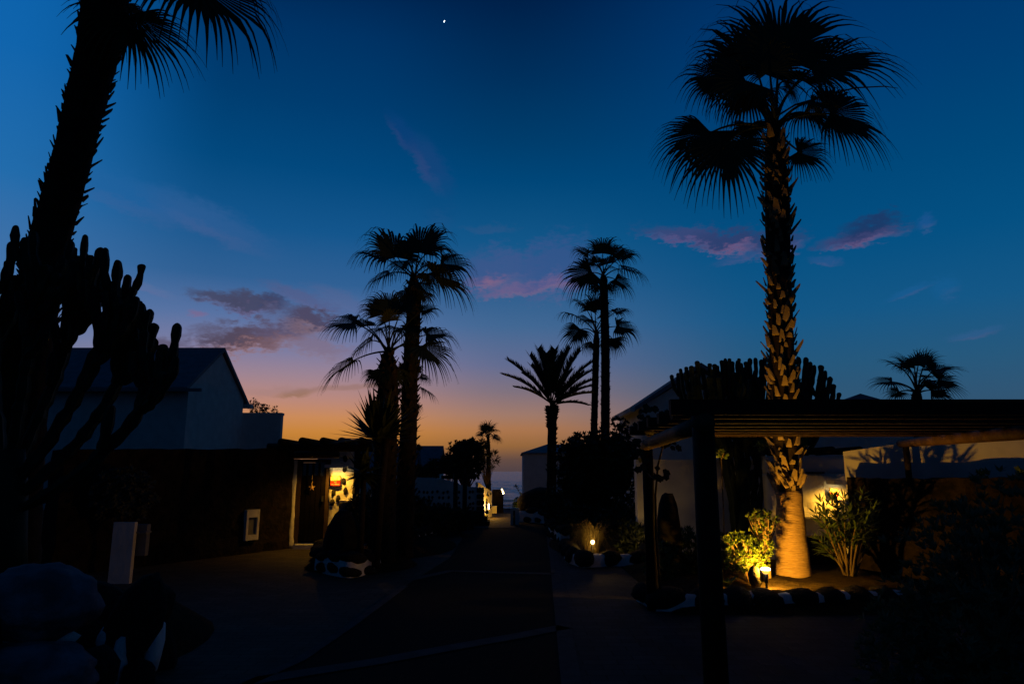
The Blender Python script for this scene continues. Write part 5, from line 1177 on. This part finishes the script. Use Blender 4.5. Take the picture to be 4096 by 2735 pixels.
# oleander
rng = random.Random(12); b = P(3400, 2350, 9.9); ol = thing('oleander', 'oleander with long narrow leaves in front of the lamp wall', 'oleander', (b.x, 9.9, .15)); fol = MB()
otips = [(3262, 2050), (3290, 2010), (3345, 1998), (3375, 1985), (3300, 2080), (3345, 2040), (3410, 1990), (3440, 2010), (3470, 2060), (3490, 2030), (3380, 2060), (3430, 2090), (3460, 2130), (3290, 2190), (3275, 2160), (3320, 2130), (3360, 2120), (3410, 2130), (3500, 2100), (3445, 1975), (3350, 2090), (3300, 2050), (3395, 2040), (3330, 2005)]
for i, (u, v) in enumerate(otips):
    dy = rng.uniform(-.35, .35); e = P(u, v, 9.9+dy); s0 = Vector((b.x+rng.uniform(-.06, .06), 9.9+rng.uniform(-.06, .06), .15)); mid = s0.lerp(e, .55)+Vector((rng.uniform(-.05, .05), 0, .12)); path = bez(s0, mid, e, 10)
    mb = MB(); mb.tube(path, [.016*(1-.75*k/9) for k in range(10)], 6); mb.build('stem', STEMO, ol, smooth=True)
    for k in (4, 5, 6, 7, 8, 9):
        t = (path[k]-path[k-1]).normalized(); rosette(fol, path[k]+rnd(rng)*.03, t+rnd(rng)*.3, 6, .18, .03, rng, 1.25)
fol.build('foliage', LEAFO, ol)
# fountain grass with its hidden lamp
rng = random.Random(14); q = G(2372, 2232); gr = MB()
for i in range(620):
    a = rng.uniform(0, 6.28); r_ = rng.random()**.5*.12; b = Vector((q.x+r_*math.cos(a), q.y+.1+r_*math.sin(a), .06)); d = Vector((math.cos(a), math.sin(a), 0)); L = rng.uniform(.45, 1.0); out = rng.uniform(.25, .75)*L
    if rng.random() < .45: d = (d+Vector((-1.1, -.2, 0))).normalized()
    p2 = b+d*out+Vector((0, 0, L*rng.uniform(.1, .75))); p1 = b+d*out*.35+Vector((0, 0, L*.85)); path = bez(b, p1, p2, 7); w = Vector((-d.y, d.x, 0))*.0045; vs = []
    for k, p in enumerate(path): f = 1-.8*k/6; vs += [p-w*f, p+w*f]
    gr.add(vs, [(2*k, 2*k+1, 2*k+3, 2*k+2) for k in range(6)])
tag(gr.build('fountain_grass', GRASS, origin=(q.x, q.y, 0)), 'arching dry fountain grass glowing around a hidden garden light', 'grass clump')
def spike_lamp(name, label, q, power, hgt=.3, r_=.045, group='garden spike lights', lightpos=None):
    s = thing(name, label, 'garden light', (q.x, q.y, 0), group); top = Vector((q.x, q.y, hgt))
    mb = MB(); mb.tube([Vector((q.x, q.y, 0)), top-Vector((0, 0, r_))], .012, 6); mb.build('spike', METALD, s)
    mb = MB(); mb.blob(top, (r_, r_, r_*1.1), sub=2, amp=.3, freq=2.0); mb.build('globe', GLOW, s, smooth=True)
    lamp(s, lightpos or (top+Vector((0, -.10, .02))), power, (1, .55, .1), .05); return s
q = G(2372, 2240); zz = P(2372, 2167, q.y).z; spike_lamp('spike_light', 'bright globe light inside the fountain grass', q, 8, zz, .032)
q = P(2601, 2120, 12.7); spike_lamp('spike_light', 'hidden garden light behind the back pergola post', q, 1.2, .55, .025, lightpos=Vector((q.x+.02, q.y+.12, .62)))
q = P(2478, 2040, 18.2); spike_lamp('spike_light', 'garden light behind the right edge of the round tree', q, 2.5, .5, .03, lightpos=Vector((q.x+.08, 18.2, .62)))
q = P(2091, 2028, 26.5); spike_lamp('spike_light', 'tiny garden light in the flowering bush by the sea', q, 8.0, q.z, .03)
q = P(1585, 2185, 12.5)
# bollard lamp by the palm
q = P(3062, 2278, 8.75); bl = thing('bollard_lamp', 'mushroom-topped garden bollard lamp glowing in front of the palm', 'bollard lamp', (q.x, q.y, .12))
def lathe(prof, c, n=20):
    m2 = MB(); vs = []; fs = []
    for (r_, z) in prof:
        for j in range(n): a = 2*math.pi*j/n; vs.append((c.x+r_*math.cos(a), c.y+r_*math.sin(a), c.z+z))
    for i in range(len(prof)-1):
        for j in range(n): fs.append((i*n+j, i*n+(j+1) % n, (i+1)*n+(j+1) % n, (i+1)*n+j))
    m2.add(vs, fs); return m2
lathe([(.001, .030), (.040, .026), (.056, .012), (.058, .004), (.05, .0)], q).build('cap', GLOWW, bl, smooth=True)
lathe([(.05, -.001), (.044, -.018), (.034, -.034), (.026, -.045)], q).build('diffuser', emit('amber_glow', (1, .5, .06), 1.6), bl, smooth=True)
mb = MB(); mb.tube([Vector((q.x, q.y, .05)), Vector((q.x, q.y, q.z-.16)), Vector((q.x, q.y, q.z-.155)), Vector((q.x, q.y, q.z-.045))], [.014, .014, .024, .026], 10); mb.build('stem', METALD, bl, smooth=True)
lp_ = q+Vector((0, .075, -.005))
mb = MB(); vs = []  # dark half collar added unseen behind the head to block light towards the front
for j in range(13):
    a = R(180+180*j/12)
    for r_ in (.046, .05):
        for z in (-.14, .032): vs.append(lp_+Vector((r_*math.cos(a), r_*math.sin(a), z)))
mb.add(vs, [f for j in range(12) for f in ((4*j, 4*j+4, 4*j+5, 4*j+1), (4*j+2, 4*j+3, 4*j+7, 4*j+6), (4*j+1, 4*j+5, 4*j+7, 4*j+3), (4*j, 4*j+2, 4*j+6, 4*j+4))]); mb.build('light_shield', METALD, bl, smooth=True)
lamp(bl, lp_, 210, (1, .46, .03), .02)
# yucca at the foot of the left palms
rng = random.Random(17); yc = thing('yucca', 'spiky yucca silhouetted around the shorter left palm trunk', 'yucca', (P(1500, 2200, 11.3).x, 11.3, .1))
def yuc(head, n, L, amin):
    for i in range(n):
        a = i*2.4; el = rng.uniform(amin, 1.45); d = Vector((math.cos(a)*math.cos(el), math.sin(a)*math.cos(el), math.sin(el))); l_ = L*rng.uniform(.8, 1.15); s = d.cross(Vector((0, 0, 1))); s = s.normalized() if s.length > .05 else Vector((1, 0, 0)); mb = MB(); b = head
        mb.add([b-s*.028, b+s*.028, b+d*l_*.4+s*.06, b+d*l_, b+d*l_*.4-s*.06, b+d*l_*.4-d.cross(s)*.012], [(0, 1, 2, 5), (0, 5, 4), (4, 5, 3), (5, 2, 3)]); mb.build('leaf', FROND, yc)
h1 = P(1545, 1745, 11.4); mb = MB(); mb.tube([Vector((h1.x-.1, 11.4, .1)), Vector((h1.x-.06, 11.4, 1.2)), h1], [.07, .06, .06], 8); mb.build('stem', BARK, yc, smooth=True); yuc(h1+Vector((-.12, -.1, -.05)), 110, .8, -.1)
h2_ = P(1455, 1890, 11.2); mb = MB(); mb.tube([Vector((h2_.x, 11.2, .1)), h2_], [.05, .045], 8); mb.build('stem', BARK, yc, smooth=True); yuc(h2_, 60, .4, -.8)
# climbing vine on the pergola back post
vn = thing('climbing_vine', 'climbing vine with lobed leaves on the back pergola post', 'vine', (xb_, yb, 0)); rng = random.Random(23)
vp = [Vector((xb_+.09, yb-.05, .1)), P(2625, 2150, yb-.1), P(2622, 1980, yb-.1), P(2632, 1860, yb-.12), P(2650, 1790, yb-.1), P(2660, 1760, yb-.1)]
mb = MB(); mb.tube(vp, [.016, .014, .013, .012, .01, .006], 6); mb.build('stem', STEMD, vn, smooth=True)
def lobed(p, d, n_, L):
    s = d.cross(n_).normalized(); m2 = MB(); vs = [p]; prof = [(0, 0), (.25, .38), (.42, .30), (.62, .46), (.72, .26), (1.0, .0), (.72, -.26), (.62, -.46), (.42, -.30), (.25, -.38)]
    vs = [p+d*L*a+s*L*b_+n_*L*(.12*abs(b_)) for a, b_ in prof]; c = p+d*L*.5; m2.add([c]+vs, [(0, 1+i, 1+(i+1) % 10) for i in range(10)]); return m2
lv = [(2640, 1895), (2655, 1905), (2668, 1890), (2630, 1905), (2612, 1890), (2650, 1885), (2560, 1800), (2548, 1770), (2575, 1830), (2565, 1850), (2555, 1745), (2590, 1640), (2560, 1660), (2620, 1625), (2650, 1640), (2600, 1670), (2640, 1665), (2575, 1690), (2545, 1700), (2665, 1690), (2685, 1655), (2610, 1700), (2700, 1675), (2568, 1625), (2630, 1690), (2590, 1720), (2560, 1870), (2655, 1770), (2670, 1775), (2690, 1770)]
for (u, v) in lv:
    for k in range(2): lobed(P(u+rng.uniform(-14, 14), v+rng.uniform(-12, 12), yb-.1+rng.uniform(-.3, .2)), (Vector((rng.uniform(-1, 1), rng.uniform(-.5, .2), rng.uniform(-1, .2)))).normalized(), Vector((rng.uniform(-.4, .4), -1, .4)).normalized(), rng.uniform(.07, .12)).build('leaf', LEAFD, vn)
# small lit clumps hanging in the pergola
def clump(name, label, u, v, Y, r_, n, seed, pot=False, hold=None):
    rng = random.Random(seed); q = P(u, v, Y); s = thing(name, label, 'plant', q); mb = MB()
    for i in range(n): rosette(mb, q+rnd(rng)*r_, rnd(rng)+Vector((0, 0, .5)), 5, .07, .035, rng, 1.2)
    mb.build('foliage', LEAFG, s); mb = MB()
    for i in range(5): mb.tube([q+Vector((0, .05, -r_)), q+rnd(rng)*r_*.8], .006, 4)
    mb.build('stem', STEM, s)
    if hold is not None: mb = MB(); mb.tube([q+Vector((0, .03, -r_*.6)), (q+Vector(hold))/2+Vector((.02, .03, 0)), Vector(hold)], .009, 5); mb.build('support', STEMD, s)
    if pot: lathe([(.05, -.16), (.075, -.06), (.085, -.05), (.08, -.05)], q).build('pot', TERRA, s, smooth=True)
clump('hanging_plant', 'small lit green plant with reddish pot right of the palm trunk under the slats', 3198, 1772, 10.4, .13, 34, 3, True, P(3168, 1800, 10.15))
clump('leaf_tuft', 'small lit leaf tuft right of the front pergola post', 2886, 1815, 10.2, .08, 16, 4, hold=Vector((P(2892, 2200, 10.2).x, 10.2, .1)))
clump('leaf_tuft', 'dim leaf tuft left of the palm trunk under the slats', 3045, 1785, 10.6, .09, 16, 5, hold=Vector((P(3030, 2200, 10.6).x, 10.6, .1)))
clump('leaf_tuft', 'leafy sprig on top of the right lava wall', 3925, 1903, 10.15, .07, 10, 6)
clump('leaf_tuft', 'leafy sprig on the lava wall top at the right frame edge', 4085, 1890, 9.75, .07, 9, 7)
